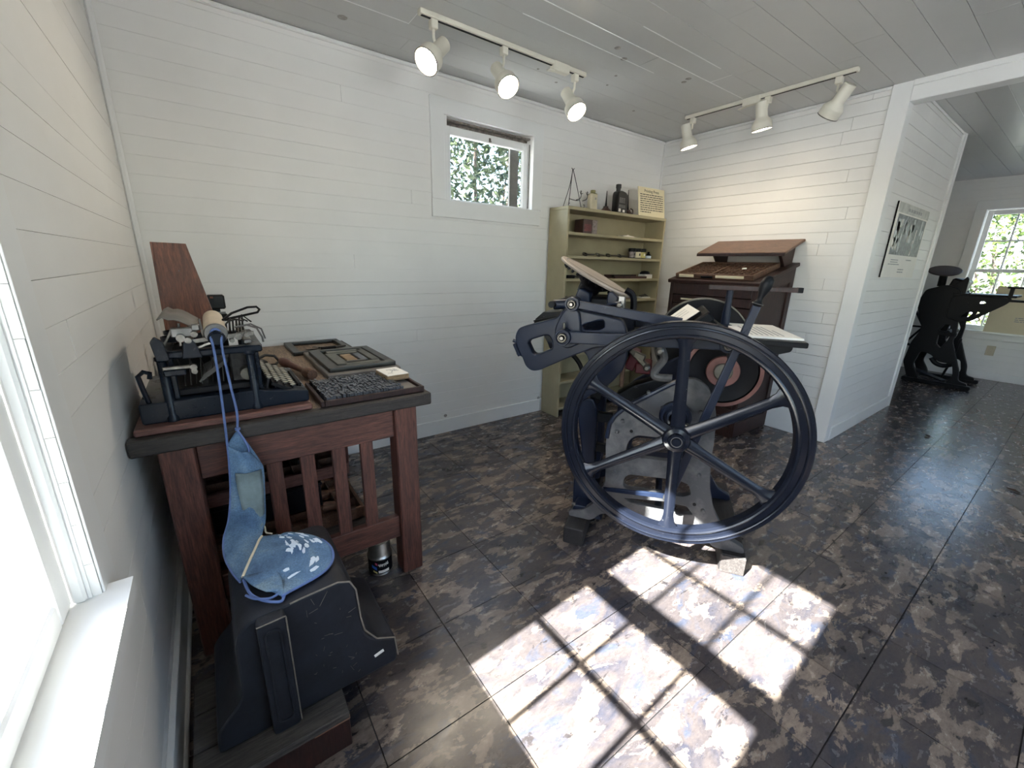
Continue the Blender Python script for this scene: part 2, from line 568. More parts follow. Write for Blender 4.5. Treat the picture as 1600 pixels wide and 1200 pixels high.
def prism(outline, holes=(), thick=0.02, bevel=0.003, axis='y', off=0.0, shrink=True):
    """Solid plate with holes: outline in (a, b); returned mesh lies in the x-z plane
    (axis 'y'), centred on depth 'off'."""
    cu = bpy.data.curves.new('tmp', 'CURVE')
    cu.dimensions = '2D'
    cu.fill_mode = 'BOTH'
    cu.extrude = max(0.0005, thick/2-bevel)
    cu.bevel_depth = bevel
    if shrink:
        cu.offset = -bevel
    cu.bevel_resolution = 1
    for pl in [outline]+list(holes):
        sp = cu.splines.new('POLY')
        sp.points.add(len(pl)-1)
        for k, p in enumerate(pl):
            sp.points[k].co = (p[0], p[1], 0, 1)
        sp.use_cyclic_u = True
    ob = bpy.data.objects.new('tmp', cu)
    COL.objects.link(ob)
    dg = bpy.context.evaluated_depsgraph_get()
    dg.update()
    me = bpy.data.meshes.new_from_object(ob.evaluated_get(dg))
    bpy.data.objects.remove(ob)
    bpy.data.curves.remove(cu)
    for v in me.vertices:
        x, y, z = v.co
        if axis == 'y':
            v.co = (x, off-z, y)
        elif axis == 'x':
            v.co = (off+z, x, y)
        else:
            v.co = (x, y, off+z)
    me.polygons.foreach_set('use_smooth', [True]*len(me.polygons))
    me.set_sharp_from_angle(angle=math.radians(35))
    me.update()
    return me

UNIT = MB().box((0, 0, 0), (1, 1, 1)).mesh('unit_block')
_unit = {}
def block(name, lo, hi, mat, parent=None):
    """axis-aligned box object sharing one unit mesh per material"""
    if mat not in _unit:
        me = UNIT.copy()
        me.materials.append(M[mat])
        _unit[mat] = me
    o = bpy.data.objects.new(name, _unit[mat])
    COL.objects.link(o)
    if parent is not None:
        o.parent = parent
    o.location = [(a+b)/2 for a, b in zip(lo, hi)]
    o.scale = [abs(b-a) for a, b in zip(lo, hi)]
    return o

R_ = random.Random(7)

# ================================================================== THE SETTING
RX, RH, YB = 3.74, 2.281, -4.6          # right wall x, ceiling height, wall behind the camera
PX, PY, FX = 5.30, -1.66, 7.70          # partition end, partition face, far wall
PT = 0.012                               # plank thickness

def wall_slab(name, label, boxes, parent=None):
    mb = MB()
    for lo, hi in boxes:
        mb.box([(a+b)/2 for a, b in zip(lo, hi)], [b-a for a, b in zip(lo, hi)])
    o = mb.build(name, 'wall', parent, None)
    tag(o, label, 'wall', None, 'structure')
    return o

def plank_wall(root, plane, face, u0, u1, z0, z1, holes=(), gap=0.0016, step=0.138, mat='wall', butts=(), inward=1):
    """horizontal boards covering a wall: plane 'x' (u = y) or 'y' (u = x); face = room-side plane"""
    z = z0
    row = 0
    while z < z1-0.004:
        za, zb = z, min(z+step, z1)
        segs = [(u0, u1)]
        for (hu0, hu1, hz0, hz1) in holes:
            if zb <= hz0+1e-4 or za >= hz1-1e-4:
                continue
            new = []
            for a, b in segs:
                if hu1 <= a or hu0 >= b:
                    new.append((a, b))
                else:
                    if hu0 > a:
                        new.append((a, hu0))
                    if hu1 < b:
                        new.append((hu1, b))
            segs = new
        for bu in butts:
            bb = bu[row % len(bu)] if isinstance(bu, (list, tuple)) else bu
            if bb is None:
                continue
            new = []
            for a, b in segs:
                if a+0.05 < bb < b-0.05:
                    new += [(a, bb-0.0006), (bb+0.0006, b)]
                else:
                    new.append((a, b))
            segs = new
        for a, b in segs:
            j = R_.uniform(0, 0.0007)
            g = gap/2
            if plane == 'y':
                lo = (a, face+(0.0 if inward < 0 else j), za+g)
                hi = (b, face+PT, zb-g)
                if inward < 0:
                    lo = (a, face-PT, za+g)
                    hi = (b, face-j, zb-g)
            else:
                lo = (face+j, a, za+g)
                hi = (face+PT, b, zb-g)
                if inward < 0:
                    lo = (face-PT, a, za+g)
                    hi = (face-j, b, zb-g)
            block('plank', lo, hi, mat, root)
        z = zb
        row += 1

# ---- floor
fl = MB().box((3.85, -2.3, -0.03), (8.1, 4.9, 0.052)).build('floor', 'subfloor', None, None)
tag(fl, 'dark slate patterned square tile floor', 'floor', None, 'structure')
TS, TG = 0.3045, 0.0032
far = MB()
ix0 = -3
for ix in range(-3, 24):
    for iy in range(0, 17):
        x0 = 0.7224+TS*ix
        y1 = -0.3119+TS*(1-iy)
        y0 = y1-TS
        a, b = max(x0, 0.0)+TG/2, min(x0+TS, FX)-TG/2
        c, d = max(y0, YB)+TG/2, min(y1, 0.0)-TG/2
        if b-a < 0.01 or d-c < 0.01:
            continue
        if a > RX-0.02 and b < PX+0.02 and c > PY-0.02:
            continue
        seen = (a < RX and d > -2.75) or (a >= RX-0.1 and d > -2.75 and c < -0.9)
        if seen:
            block('tile', (a, c, -0.004), (b, d, R_.uniform(-0.0004, 0.0002)), 'floor', fl)
        else:
            far.box(((a+b)/2, (c+d)/2, -0.002), (b-a, d-c, 0.004))
o = far.build('tile_field', 'floor', fl, None)
o['kind'] = 'stuff'

# ---- back wall (small window), window hole x 1.535..2.24, z 1.585..2.065
AH = (1.535, 2.245, 1.585, 2.068)
TB = 0.12
wa = wall_slab('wall_back', 'white board wall holding the small high window', [
    ((-TB, PT, 0), (AH[0], TB, RH)), ((AH[1], PT, 0), (FX, TB, RH)),
    ((AH[0], PT, 0), (AH[1], TB, AH[2])), ((AH[0], PT, AH[3]), (AH[1], TB, RH))])
plank_wall(wa, 'y', 0.0, 0.0, RX, 0.0, RH, [AH], 0.0008, 0.0772, butts=[(None, 2.66, None, None, 0.95, None, None, 2.9, None, 1.32, None)])
# ---- left wall with the large window
LW = (-2.45, -1.69, 0.632, 1.955)
LW2 = (-3.95, -3.19, 0.632, 1.955)
wl_ = wall_slab('wall_left', 'white board wall with the big sash window beside the camera', [
    ((-TB, LW[1], 0), (-PT, PT, RH)), ((-TB, LW2[1], 0), (-PT, LW[0], RH)), ((-TB, YB-TB, 0), (-PT, LW2[0], RH)),
    ((-TB, LW[0], 0), (-PT, LW[1], LW[2]-0.03)), ((-TB, LW[0], LW[3]), (-PT, LW[1], RH)),
    ((-TB, LW2[0], 0), (-PT, LW2[1], LW2[2]-0.03)), ((-TB, LW2[0], LW2[3]), (-PT, LW2[1], RH))])
plank_wall(wl_, 'x', 0.0, YB, 0.0, 0.0, RH, [(LW[0]-0.0, LW[1]+0.0, LW[2]-0.03, LW[3]), (LW2[0], LW2[1], LW2[2]-0.03, LW2[3])],
           0.0009, 0.0772, butts=[(-1.16, None, None, -0.97, None, -1.45, None, None)], inward=-1)
# ---- right wall
wr = wall_slab('wall_right', 'white board wall behind the type cabinet', [((RX+PT, PY+0.03, 0), (RX+TB, 0.0, RH))])
plank_wall(wr, 'x', RX, PY+0.03, 0.0, 0.0, RH, [], 0.0017, 0.0770, butts=[(-1.40, None, -1.48, None, None, -1.44, None, None, -1.36)])
# ---- partition and the return behind it
wp = wall_slab('wall_partition', 'white board partition carrying the photo panel', [
    ((RX+PT, PY+PT, 0), (PX-PT, PY+TB, RH)), ((PX-TB, PY+PT, 0), (PX-PT, 0.0, RH))])
plank_wall(wp, 'y', PY, RX+0.02, PX-0.03, 0.0, RH, [], 0.0014, 0.0772)
# ---- far wall with its sash window
FW = (-2.36, -1.60, 0.55, 1.937)
wf = wall_slab('wall_far', 'white wall of the far room around its sash window', [
    ((FX+PT, FW[1], 0), (FX+TB, TB, RH)), ((FX+PT, YB-TB, 0), (FX+TB, FW[0], RH)),
    ((FX+PT, FW[0], 0), (FX+TB, FW[1], FW[2])), ((FX+PT, FW[0], FW[3]), (FX+TB, FW[1], RH))])
plank_wall(wf, 'x', FX, -3.3, 0.0, 0.0, RH, [FW], 0.0010, 0.0772)
MB().box((FX+PT/2, (-3.3+YB)/2, RH/2), (PT, -3.3-YB, RH)).build('wall_panel', 'wall', wf, None)
# ---- wall behind the camera with two unseen window openings added for fill daylight
BW = [(0.7, 2.7, 0.85, 2.05), (6.3, 7.2, 1.0, 1.9)]
wb = wall_slab('wall_front', 'white wall behind the viewer', [
    ((-TB, YB-TB, 0), (BW[0][0], YB, RH)), ((BW[0][1], YB-TB, 0), (BW[1][0], YB, RH)), ((BW[1][1], YB-TB, 0), (FX+TB, YB, RH))] + [
    ((b[0], YB-TB, 0), (b[1], YB, b[2])) for b in BW] + [((b[0], YB-TB, b[3]), (b[1], YB, RH)) for b in BW])

# ---- ceiling: boards running along x
ce = MB().box((3.85, -2.24, RH+0.06), (8.2, 4.96, 0.08)).build('ceiling', 'roof', None, None)
tag(ce, 'white painted narrow board ceiling', 'ceiling', None, 'structure')
CS = 0.1335
y = -0.915+CS*7
k = 0
while y > YB:
    ya, yb = min(y, 0.02), max(y-CS, YB)
    if yb < 0:
        cuts = [0.0]+sorted({(2.86, 1.18, 2.30, 3.1)[k % 4]+0.03*((k*7) % 5), (5.4, 4.7, 6.1)[k % 3]})+[FX]
        for a, b in zip(cuts[:-1], cuts[1:]):
            g = 0.0008
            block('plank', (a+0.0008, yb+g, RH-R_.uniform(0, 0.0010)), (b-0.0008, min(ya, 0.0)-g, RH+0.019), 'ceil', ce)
    y -= CS
    k += 1
for px, py, r in ((0.917, -0.235, 0.022), (2.234, -0.784, 0.018), (2.117, -0.84, 0.017), (1.63, -0.50, 0.014), (2.72, -0.862, 0.018), (2.74, -0.82, 0.016),
                  (2.36, -0.62, 0.009), (2.42, -0.50, 0.008), (1.95, -0.40, 0.008), (2.15, -0.33, 0.010), (2.9, -0.32, 0.010)):
    MB().lathe([(r, 0), (r*0.9, -0.0011), (0.0001, -0.0012)], (px, py, RH-0.0008), (0, 0, 1), 16).build('board_plug', 'stain', ce)
for (x0, x1, yy) in ((0.75, 3.26, -0.915), (2.05, 2.74, -1.0485), (1.55, 2.5, -0.7815), (0.55, 1.18, -0.381), (4.2, 6.6, -1.983), (4.6, 7.3, -2.25)):
    MB().box(((x0+x1)/2, yy, RH-0.0010), (x1-x0, 0.0042, 0.0022)).build('caulk_line', 'trim', ce, None)
for (xx, y0, y1) in ((2.862, -1.048, -0.915), (1.178, -0.381, -0.515)):
    MB().box((xx, (y0+y1)/2, RH-0.0010), (0.0036, abs(y1-y0), 0.0022)).build('caulk_line', 'trim', ce, None)
# unseen roof slab, added so that daylight enters by the windows only
rf = MB().box((3.85, -2.3, RH+0.16), (8.6, 5.3, 0.06)).build('roof', 'roof', None, None)
tag(rf, 'unseen flat roof slab added over the two rooms to stop light leaks', 'roof', None, 'structure')

def trim(name, label, boxes, mat='trim', b=0.003):
    mb = MB()
    for lo, hi in boxes:
        mb.box([(a+c)/2 for a, c in zip(lo, hi)], [c-a for a, c in zip(lo, hi)], None, b)
    return tag(mb.build(name, mat), label, 'trim', None, 'structure')

BBH = 0.105
def base(name, label, boxes):
    return tag(boxes.build(name, 'trim'), label, 'baseboard', None, 'structure')
mb = MB()
for a, b_ in ((0.0, 1.145), (1.148, 2.4), (2.403, RX-0.012)):
    mb.box(((a+b_)/2, -0.006, BBH/2), (b_-a, 0.012, BBH), None, 0.002)
base('baseboard_back', 'white baseboard along the back wall', mb)
mb = MB().box((0.007, YB/2, BBH/2+0.01), (0.014, -YB, BBH+0.02), None, 0.002).box((0.016, YB/2, 0.012), (0.012, -YB, 0.024), None, 0.004)
base('baseboard_left', 'white baseboard under the big left window', mb)
mb = MB().box((RX-0.006, (PY+0.12)/2, 0.085), (0.012, -(PY+0.12), 0.17), None, 0.003)
base('baseboard_right', 'tall white baseboard behind the type cabinet', mb)
mb = MB().box(((RX+0.06+PX)/2, PY-0.007, 0.0525), (PX-RX-0.06, 0.014, 0.105), None, 0.004)
base('baseboard_partition', 'white baseboard at the foot of the partition', mb)
mb = MB().box((FX-0.006, -1.65, 0.045), (0.012, 3.3, 0.09), None, 0.003)
base('baseboard_far', 'white baseboard in the far room', mb)
trim('trim_1', 'slim white cornice strip along the top of the back wall', [((0, -0.016, RH-0.022), (RX, 0, RH-0.002))], b=0.005)
trim('trim_2', 'thin white cornice strip above the right wall', [((RX-0.014, -1.57, RH-0.020), (RX, -0.016, RH-0.002))], b=0.004)
trim('trim_3', 'white quarter strip in the corner beside the shelf', [((RX-0.014, -0.014, 0), (RX, 0, RH-0.022))], b=0.005)
trim('trim_4', 'white strip in the corner between left and back wall', [((0, -0.022, 0), (0.022, 0, RH))], b=0.006)
trim('trim_5', 'flat white post board at the end of the right wall', [((RX-0.014, PY-0.006, 0), (RX+0.002, -1.572, RH)), ((RX-0.014, PY-0.008, 0), (RX+0.075, PY, RH))], b=0.002)
trim('trim_6', 'white painted header beam over the opening to the far room', [((RX-0.014, YB, 2.172), (RX+0.085, PY-0.008, RH-0.03)), ((RX-0.02, YB, RH-0.03), (RX+0.09, PY-0.008, RH+0.01))], b=0.003)
mb = MB().box((PX-0.02, PY-0.006, RH/2), (0.075, 0.014, RH), None, 0.002)
mb.cyl((PX+0.002, PY-0.002, 0), (PX+0.002, PY-0.002, RH), 0.017, n=16)
tag(mb.build('trim_7', 'trim'), 'white rounded corner bead on the free end of the partition', 'trim', None, 'structure')
trim('trim_8', 'white cove strip where the partition meets the ceiling', [((RX+0.09, PY-0.012, RH-0.016), (PX, PY, RH))], b=0.005)
# flat board edges beside the left window
trim('trim_9', 'flat white casing board beside the big left window', [((0, LW[1]+0.003, 0.60), (0.0035, -1.603, 2.06)), ((0, LW[0]-0.09, LW[3]+0.002), (0.0035, LW[1]+0.003, 2.06)),
                                                       ((0, LW[0]-0.09, 0.6), (0.0035, LW[0]-0.003, 2.06))], b=0.001)

# ------------------------------------------------------------------ windows
def sash(root, x0, x1, z0, z1, y0, y1, stile, rb, rt, vm, hm, name='sash', mw=0.019):
    """one sash in the window's local frame: x width, y depth outward, z up"""
    yc, t = (y0+y1)/2, y1-y0
    s = MB()
    s.box(((x0+stile/2), yc, (z0+z1)/2), (stile, t, z1-z0), None, 0.004)
    s.box(((x1-stile/2), yc, (z0+z1)/2), (stile, t, z1-z0), None, 0.004)
    s.box(((x0+x1)/2, yc, z0+rb/2), (x1-x0-2*stile, t, rb), None, 0.004)
    s.box(((x0+x1)/2, yc, z1-rt/2), (x1-x0-2*stile, t, rt), None, 0.004)
    so_ = s.build(name, 'trim', root)
    gx0, gx1, gz0, gz1 = x0+stile, x1-stile, z0+rb, z1-rt
    for v in vm:
        MB().box((v, yc, (gz0+gz1)/2), (mw, t*0.8, gz1-gz0), None, 0.005).build('muntin', 'trim', so_)
    for h in hm:
        MB().box(((gx0+gx1)/2, yc, h), (gx1-gx0, t*0.78, mw), None, 0.005).build('muntin', 'trim', so_)
    xs = [gx0]+sorted(vm)+[gx1]
    zs = [gz0]+sorted(hm)+[gz1]
    for i in range(len(xs)-1):
        for j in range(len(zs)-1):
            block('pane', (xs[i], yc+0.004, zs[j]), (xs[i+1], yc+0.0045, zs[j+1]), 'glass', so_)
    return so_

def left_window(name, label, yc):
    w = thing(name, label, 'window', (0, yc, 0), math.radians(90), None, 'structure')
    hw = 0.38
    sash(w, -hw+0.006, hw-0.006, 0.634, 1.275, 0.036, 0.068, 0.058, 0.046, 0.048, [-0.105, 0.110], [0.982], mw=0.017)
    sash(w, -hw+0.006, hw-0.006, 1.300, 1.953, 0.072, 0.104, 0.058, 0.069, 0.052, [-0.105, 0.110], [1.615], mw=0.017)
    s = MB().box((0.0, 0.060, 0.617), (2*hw, 0.120, 0.03))
    s.box((0.0, -0.019, 0.617), (2*hw+0.05, 0.038, 0.03))
    s.build('sill', 'trim', w)
    for sx in (-1, 1):
        MB().box((sx*(hw-0.0015), 0.066, 1.293), (0.004, 0.108, 1.322), None, 0.0).build('jamb', 'trim', w)
        MB().box((sx*(hw-0.007), 0.0255, 1.293), (0.012, 0.018, 1.32), None, 0.004).build('stop_bead', 'trim', w)
    MB().box((0, 0.066, 1.953), (2*hw, 0.108, 0.004)).build('head', 'trim', w)
    return w
left_window('window_1', 'tall white six over six sash window beside the viewer', -2.07)
left_window('window_4', 'unseen white sash window added in the left wall behind the viewer for fill daylight', -3.57)  # out of view, added to bring more daylight into the room

w = thing('window_2', 'white sash window with hedge outside in the far room', 'window', (FX, -1.98, 0), math.radians(-90), None, 'structure')
sash(w, -0.375, 0.375, 0.565, 1.272, 0.030, 0.062, 0.048, 0.06, 0.032, [-0.132+0.0, 0.072+0.0], [0.915])
sash(w, -0.375, 0.375, 1.246, 1.933, 0.066, 0.098, 0.048, 0.034, 0.052, [-0.132, 0.072], [1.593])
for o_ in (MB().box((0, -0.008, 1.988), (0.95, 0.016, 0.10), None, 0.003), MB().box((-0.4275, -0.008, 1.25), (0.095, 0.016, 1.376), None, 0.003),
           MB().box((0.4275, -0.008, 1.25), (0.095, 0.016, 1.376), None, 0.003)):
    o_.build('casing', 'trim', w)
MB().box((0, 0.02, 0.556), (1.02, 0.14, 0.026), None, 0.004).build('sill', 'trim', w)
MB().box((0, -0.008, 0.508), (0.95, 0.016, 0.07), None, 0.003).build('apron_board', 'trim', w)

w = thing('window_3', 'small high white window with a dark head gap in the back wall', 'window', (0, 0, 0), 0, None, 'structure')
mb = MB().box((1.497, -0.008, 1.868), (0.09, 0.016, 0.56), None, 0.002).box((2.283, -0.008, 1.868), (0.088, 0.016, 0.56), None, 0.002)
mb.box((1.889, -0.008, 2.108), (0.876, 0.0161, 0.084), None, 0.002)
mb.box((1.884, -0.0085, 1.535), (0.868, 0.017, 0.105), None, 0.002)
mb.build('casing', 'trim', w)
sash(w, 1.575, 2.238, 1.570, 2.028, 0.045, 0.078, 0.040, 0.035, 0.050, [], [])
MB().box((1.889, 0.040, 2.052), (0.70, 0.03, 0.012), None, 0.002).box((1.889, 0.075, 2.045), (0.70, 0.03, 0.020), None, 0.002).build('head_stop', 'dirt', w)
MB().box((1.560, 0.05, 1.83), (0.022, 0.09, 0.48), None, 0.002).build('jamb_strip', 'trim', w)
MB().box((2.1525, 0.105, 1.79), (0.075, 0.02, 0.40)).build('outer_board', 'stone', w)
MB().cyl((2.240, 0.034, 1.60), (2.240, 0.034, 2.02), 0.003, n=8).build('side_rod', 'dirt', w)
MB().box((1.91, 0.042, 1.995), (0.016, 0.006, 0.026), None, 0.002).box((1.912, 0.036, 1.986), (0.010, 0.010, 0.008), None, 0.002).build('catch', 'bronze', w)

for i, b in enumerate(BW):  # unseen windows, added and sized to light both rooms
    w = thing('window_%d' % (5+i), ('unseen wide white window added behind the viewer for fill daylight' if i == 0 else 'unseen white window added in the front of the far room for fill daylight'), 'window', ((b[0]+b[1])/2, YB-0.04, 0), math.radians(180), None, 'structure')
    hw = (b[1]-b[0])/2
    sash(w, -hw, hw, b[2], b[3], 0.0, 0.035, 0.05, 0.06, 0.05, [-hw/2, 0, hw/2], [1.32], mw=0.022)

# ================================================================== OUTSIDE
gr = MB().box((3.8, -2.3, -0.15), (70, 70, 0.10)).build('ground', 'ground', None, None)
tag(gr, 'pale sunlit gravel yard outside the windows', 'ground', None, 'structure')

def foliage(name, label, mat, c, rx, ry, rz, n, size, seed, stem=True):
    rr = random.Random(seed)
    t = thing(name, label, 'hedge', (c[0], c[1], -0.10))
    mb = MB()
    for _ in range(n):
        # leaves sit in a thick outer layer of the mass
        while True:
            p = Vector((rr.uniform(-1, 1), rr.uniform(-1, 1), rr.uniform(-1, 1)))
            if 0.25 < abs(p.x)**4+abs(p.y)**4+abs(p.z)**4 < 1:
                break
        p = Vector((p.x*rx, p.y*ry, p.z*rz+c[2]))
        d = Vector((rr.uniform(-1, 1), rr.uniform(-1, 1), rr.uniform(-1.0, 0.6))).normalized()
        q = d.orthogonal().normalized()
        q.rotate(Matrix.Rotation(rr.uniform(0, 6.28), 3, d))
        nn = d.cross(q)
        L = size*rr.uniform(0.6, 1.3)
        wd = L*0.24
        vs = [p, p+d*L*0.45+q*wd, p+d*L, p+d*L*0.45-q*wd, p+d*L*0.5+nn*L*0.07]
        mb.add(vs, [(0, 1, 4), (1, 2, 4), (2, 3, 4), (3, 0, 4)])
    o = mb.build('leaves', mat, t, None)
    o['kind'] = 'stuff'
    br = MB()
    for _ in range(9):
        x, y_ = rr.uniform(-rx*0.7, rx*0.7), rr.uniform(-ry*0.5, ry*0.5)
        pts = [(x*0.4, y_*0.4, 0), (x*0.6, y_*0.7, c[2]*0.5), (x, y_, c[2]+rz*0.5)]
        br.tube(pts, [0.035, 0.025, 0.008], 6)
    br.build('branch', 'bark', t)
    return t
foliage('shrub', 'leafy shrub seen through the small high window', 'leaf_b', (2.9, 1.85, 1.95), 1.7, 0.80, 1.4, 26000, 0.085, 3)
foliage('hedge', 'bright sunlit hedge outside the far room window', 'leaf', (11.6, -2.2, 1.25), 0.9, 4.2, 1.40, 24000, 0.11, 5)

# ================================================================== TABLE
T = thing('slatted_bench_table', 'red-brown oak table with slatted end and dark edged top, in the left corner', 'table', (0, 0, 0))
MB().box((0.418, -0.620, 0.735), (0.770, 1.18, 0.020), None, 0.002).build('table_top', 'toptan', T)
MB().box((0.420, -1.222, 0.722), (0.836, 0.040, 0.045), None, 0.004).box((0.60, -1.2435, 0.735), (0.42, 0.004, 0.012), None, 0.001).build('edge_strip', 'edge', T)
MB().box((0.820, -0.612, 0.722), (0.036, 1.18, 0.045), None, 0.004).build('edge_strip', 'edge', T)
MB().box((0.419, -0.62, 0.712), (0.76, 1.15, 0.024)).build('top_core', 'edge', T)
for lx in (0.095, 0.745):
    for ly in (-1.186, -0.10):
        MB().box((lx, ly, 0.35), (0.080, 0.078, 0.70), None, 0.004).build('leg', 'oak_y', T)
MB().box((0.42, -1.192, 0.643), (0.57, 0.026, 0.112), None, 0.003).build('top_rail', 'oak_x', T)
MB().box((0.42, -1.192, 0.210), (0.57, 0.030, 0.090), None, 0.003).build('bottom_rail', 'oak_x', T)
for cx in (0.222, 0.318, 0.413, 0.510, 0.604):
    MB().box((cx, -1.192, 0.421), (0.044, 0.018, 0.334), None, 0.002).build('slat', 'oak_y', T)
MB().box((0.42, -0.10, 0.643), (0.57, 0.024, 0.105), None, 0.003).build('top_rail', 'oak_x', T)
for sx in (0.105, 0.735):
    MB().box((sx, -0.643, 0.643), (0.024, 1.01, 0.105), None, 0.003).build('side_rail', 'oak_x', T)
MB().box((0.345, -0.68, 0.236), (0.52, 0.98, 0.018), None, 0.002).build('low_shelf', 'crate', T)
MB().box((0.345, -0.55, 0.1135), (0.48, 0.03, 0.227), None, 0.002).build('shelf_support', 'crate', T)

# things stored under the table
def open_tray(name, label, cat, lo, hi, nx, ny, mat, rim=0.012, fl=0.006, group=None, inner='casewood', root=None):
    t = thing(name, label, cat, ((lo[0]+hi[0])/2, (lo[1]+hi[1])/2, lo[2]), 0, group)
    X, Y, H = hi[0]-lo[0], hi[1]-lo[1], hi[2]-lo[2]
    MB().box((0, 0, fl/2), (X-2*rim, Y-2*rim, fl)).build('tray_bottom', mat, t)
    for s in (-1, 1):
        MB().box((s*(X/2-rim/2), 0, H/2), (rim, Y, H), None, 0.0015).build('side_rim', mat, t)
        MB().box((0, s*(Y/2-rim/2), H/2), (X-2*rim, rim, H), None, 0.0015).build('end_rim', mat, t)
    d = MB()
    for i in range(1, nx):
        d.box((-X/2+X*i/nx, 0, fl+(H-fl)*0.42), (0.003, Y-2*rim, (H-fl)*0.84))
    for j in range(1, ny):
        d.box((0, -Y/2+Y*j/ny, fl+(H-fl)*0.40), (X-2*rim, 0.003, (H-fl)*0.80))
    if nx > 1 or ny > 1:
        o = d.build('dividers', inner, t, None)
        o['kind'] = 'stuff'
    return t
open_tray('loose_type_case', 'brown open type case lying lowest on the shelf under the table', 'type case', (0.11, -1.12, 0.246), (0.60, -0.34, 0.292), 6, 8, 'casewood', group=None)
bx = thing('storage_box', 'black box standing on the lowest type case under the table', 'box', (0.30, -0.80, 0.292))
MB().box((0, 0, 0.045), (0.34, 0.46, 0.09), None, 0.004).build('box_body', 'black', bx)
MB().box((0, 0, 0.095), (0.35, 0.47, 0.012), None, 0.003).build('box_lid', 'black', bx)
open_tray('loose_type_case', 'dark open type case with a red-brown front resting on the black box under the table', 'type case', (0.11, -1.02, 0.394), (0.58, -0.40, 0.440), 5, 6, 'plank')
rr = random.Random(11)
for k, nm in enumerate(('leftmost', 'middle', 'rightmost')):
    t = thing('wood_scrap', 'split wood scrap in the lowest type case under the table, %s of three' % nm, 'wood scrap', (0.505, -1.02+0.10*k, 0.258), rr.uniform(-0.5, 0.5), 'wood scraps under the table')
    MB().box((0, 0, 0.016), (0.075, 0.028, 0.026), Matrix.Rotation(0.2, 3, 'Y'), 0.003).build('scrap_body', 'rawwood', t)
t = thing('metal_bundle', 'dark bundle of metal furniture in the upper type case under the table', 'metal bundle', (0.33, -0.72, 0.403))
for k in range(10):
    MB().bar((rr.uniform(-0.17, 0.17), rr.uniform(-0.22, 0.22), 0.012+0.014*(k % 5)), (rr.uniform(-0.17, 0.17), rr.uniform(-0.22, 0.22), 0.016+0.014*(k % 5)), 0.018, 0.026, b=0.002).build('metal_bar', 'chase', t)

# paint can
t = thing('paint_can', 'opened silver tin can with a black label on the floor beside the table leg', 'can', (0.638, -1.140, 0.0))
MB().lathe([(0.0001, 0.001), (0.046, 0.001), (0.048, 0.004), (0.046, 0.008), (0.046, 0.072), (0.049, 0.076), (0.046, 0.081), (0.043, 0.086), (0.043, 0.126), (0.039, 0.133), (0.039, 0.138), (0.036, 0.138), (0.036, 0.12), (0.0001, 0.12)], n=32).build('can_body', 'can', t)
MB().lathe([(0.0466, 0.010), (0.0466, 0.070)], n=32).build('label_band', 'black', t)
def on_can(a0, a1, z0, z1, m, zz=0.0):
    rows = []
    for zt in (0, 1):
        rows.append([((0.0470)*math.cos(a0+(a1-a0)*k/6), (0.0470)*math.sin(a0+(a1-a0)*k/6), (z0+(z1-z0)*zt)+zz*k/6) for k in range(7)])
    MB().grid(rows).build('label_print', m, t)
a = -2.05
on_can(a-0.55, a-0.12, 0.040, 0.053, 'blue', -0.012)
on_can(a-0.45, a-0.10, 0.020, 0.028, 'yellow', -0.008)
on_can(a-0.25, a-0.05, 0.055, 0.065, 'pink', -0.006)
on_can(a+0.0, a+0.9, 0.014, 0.026, 'paper')
pts = []
for k in range(26):
    ang = a+0.02+0.85*k/25
    pts.append((0.0473*math.cos(ang), 0.0473*math.sin(ang), 0.050+0.007*math.sin(k*1.7)+0.004*math.sin(k*3.1)))
MB().tube(pts, 0.0013, 5).build('script_lettering', 'paper', t)

# board the typewriter stands on
pl = MB().box((0.231, -1.000, 0.7548), (0.428, 0.43, 0.0192), None, 0.004).build('board', 'plank')
tag(pl, 'reddish brown plank under the black typewriter', 'plank')

# ================================================================== TYPEWRITER
Z0 = 0.7650
t = thing('typewriter', 'old black office typewriter with a cream roller, on the oak table', 'typewriter', (0, 0, Z0))
prof = fillet([(0.034, 0.000), (0.443, 0.000), (0.443, 0.036), (0.325, 0.052), (0.315, 0.058), (0.034, 0.058)], 0.008)
me = prism(prof, (), 0.345, 0.004, 'y', -1.008)
link('base_frame', me, 'tw', t)
for x in (0.100, 0.300):
    for yy in (-1.172, -0.845):
        MB().lathe([(0.0155, 0.0), (0.0155, 0.012), (0.0115, 0.018), (0.0115, 0.166), (0.015, 0.170), (0.015, 0.178)], (x, yy, 0.0), n=18).build('post', 'tw', t)
        MB().box((x+0.017, yy+0.012, 0.11), (0.012, 0.010, 0.12), None, 0.002).build('post_rib', 'tw', t)
MB().box((0.215, -1.165, 0.182), (0.236, 0.034, 0.020), None, 0.004).box((0.215, -0.850, 0.182), (0.236, 0.034, 0.020), None, 0.004).box((0.318, -1.008, 0.182), (0.034, 0.30, 0.020), None, 0.004).box((0.110, -1.008, 0.182), (0.026, 0.30, 0.020), None, 0.004).build('top_frame', 'tw', t)
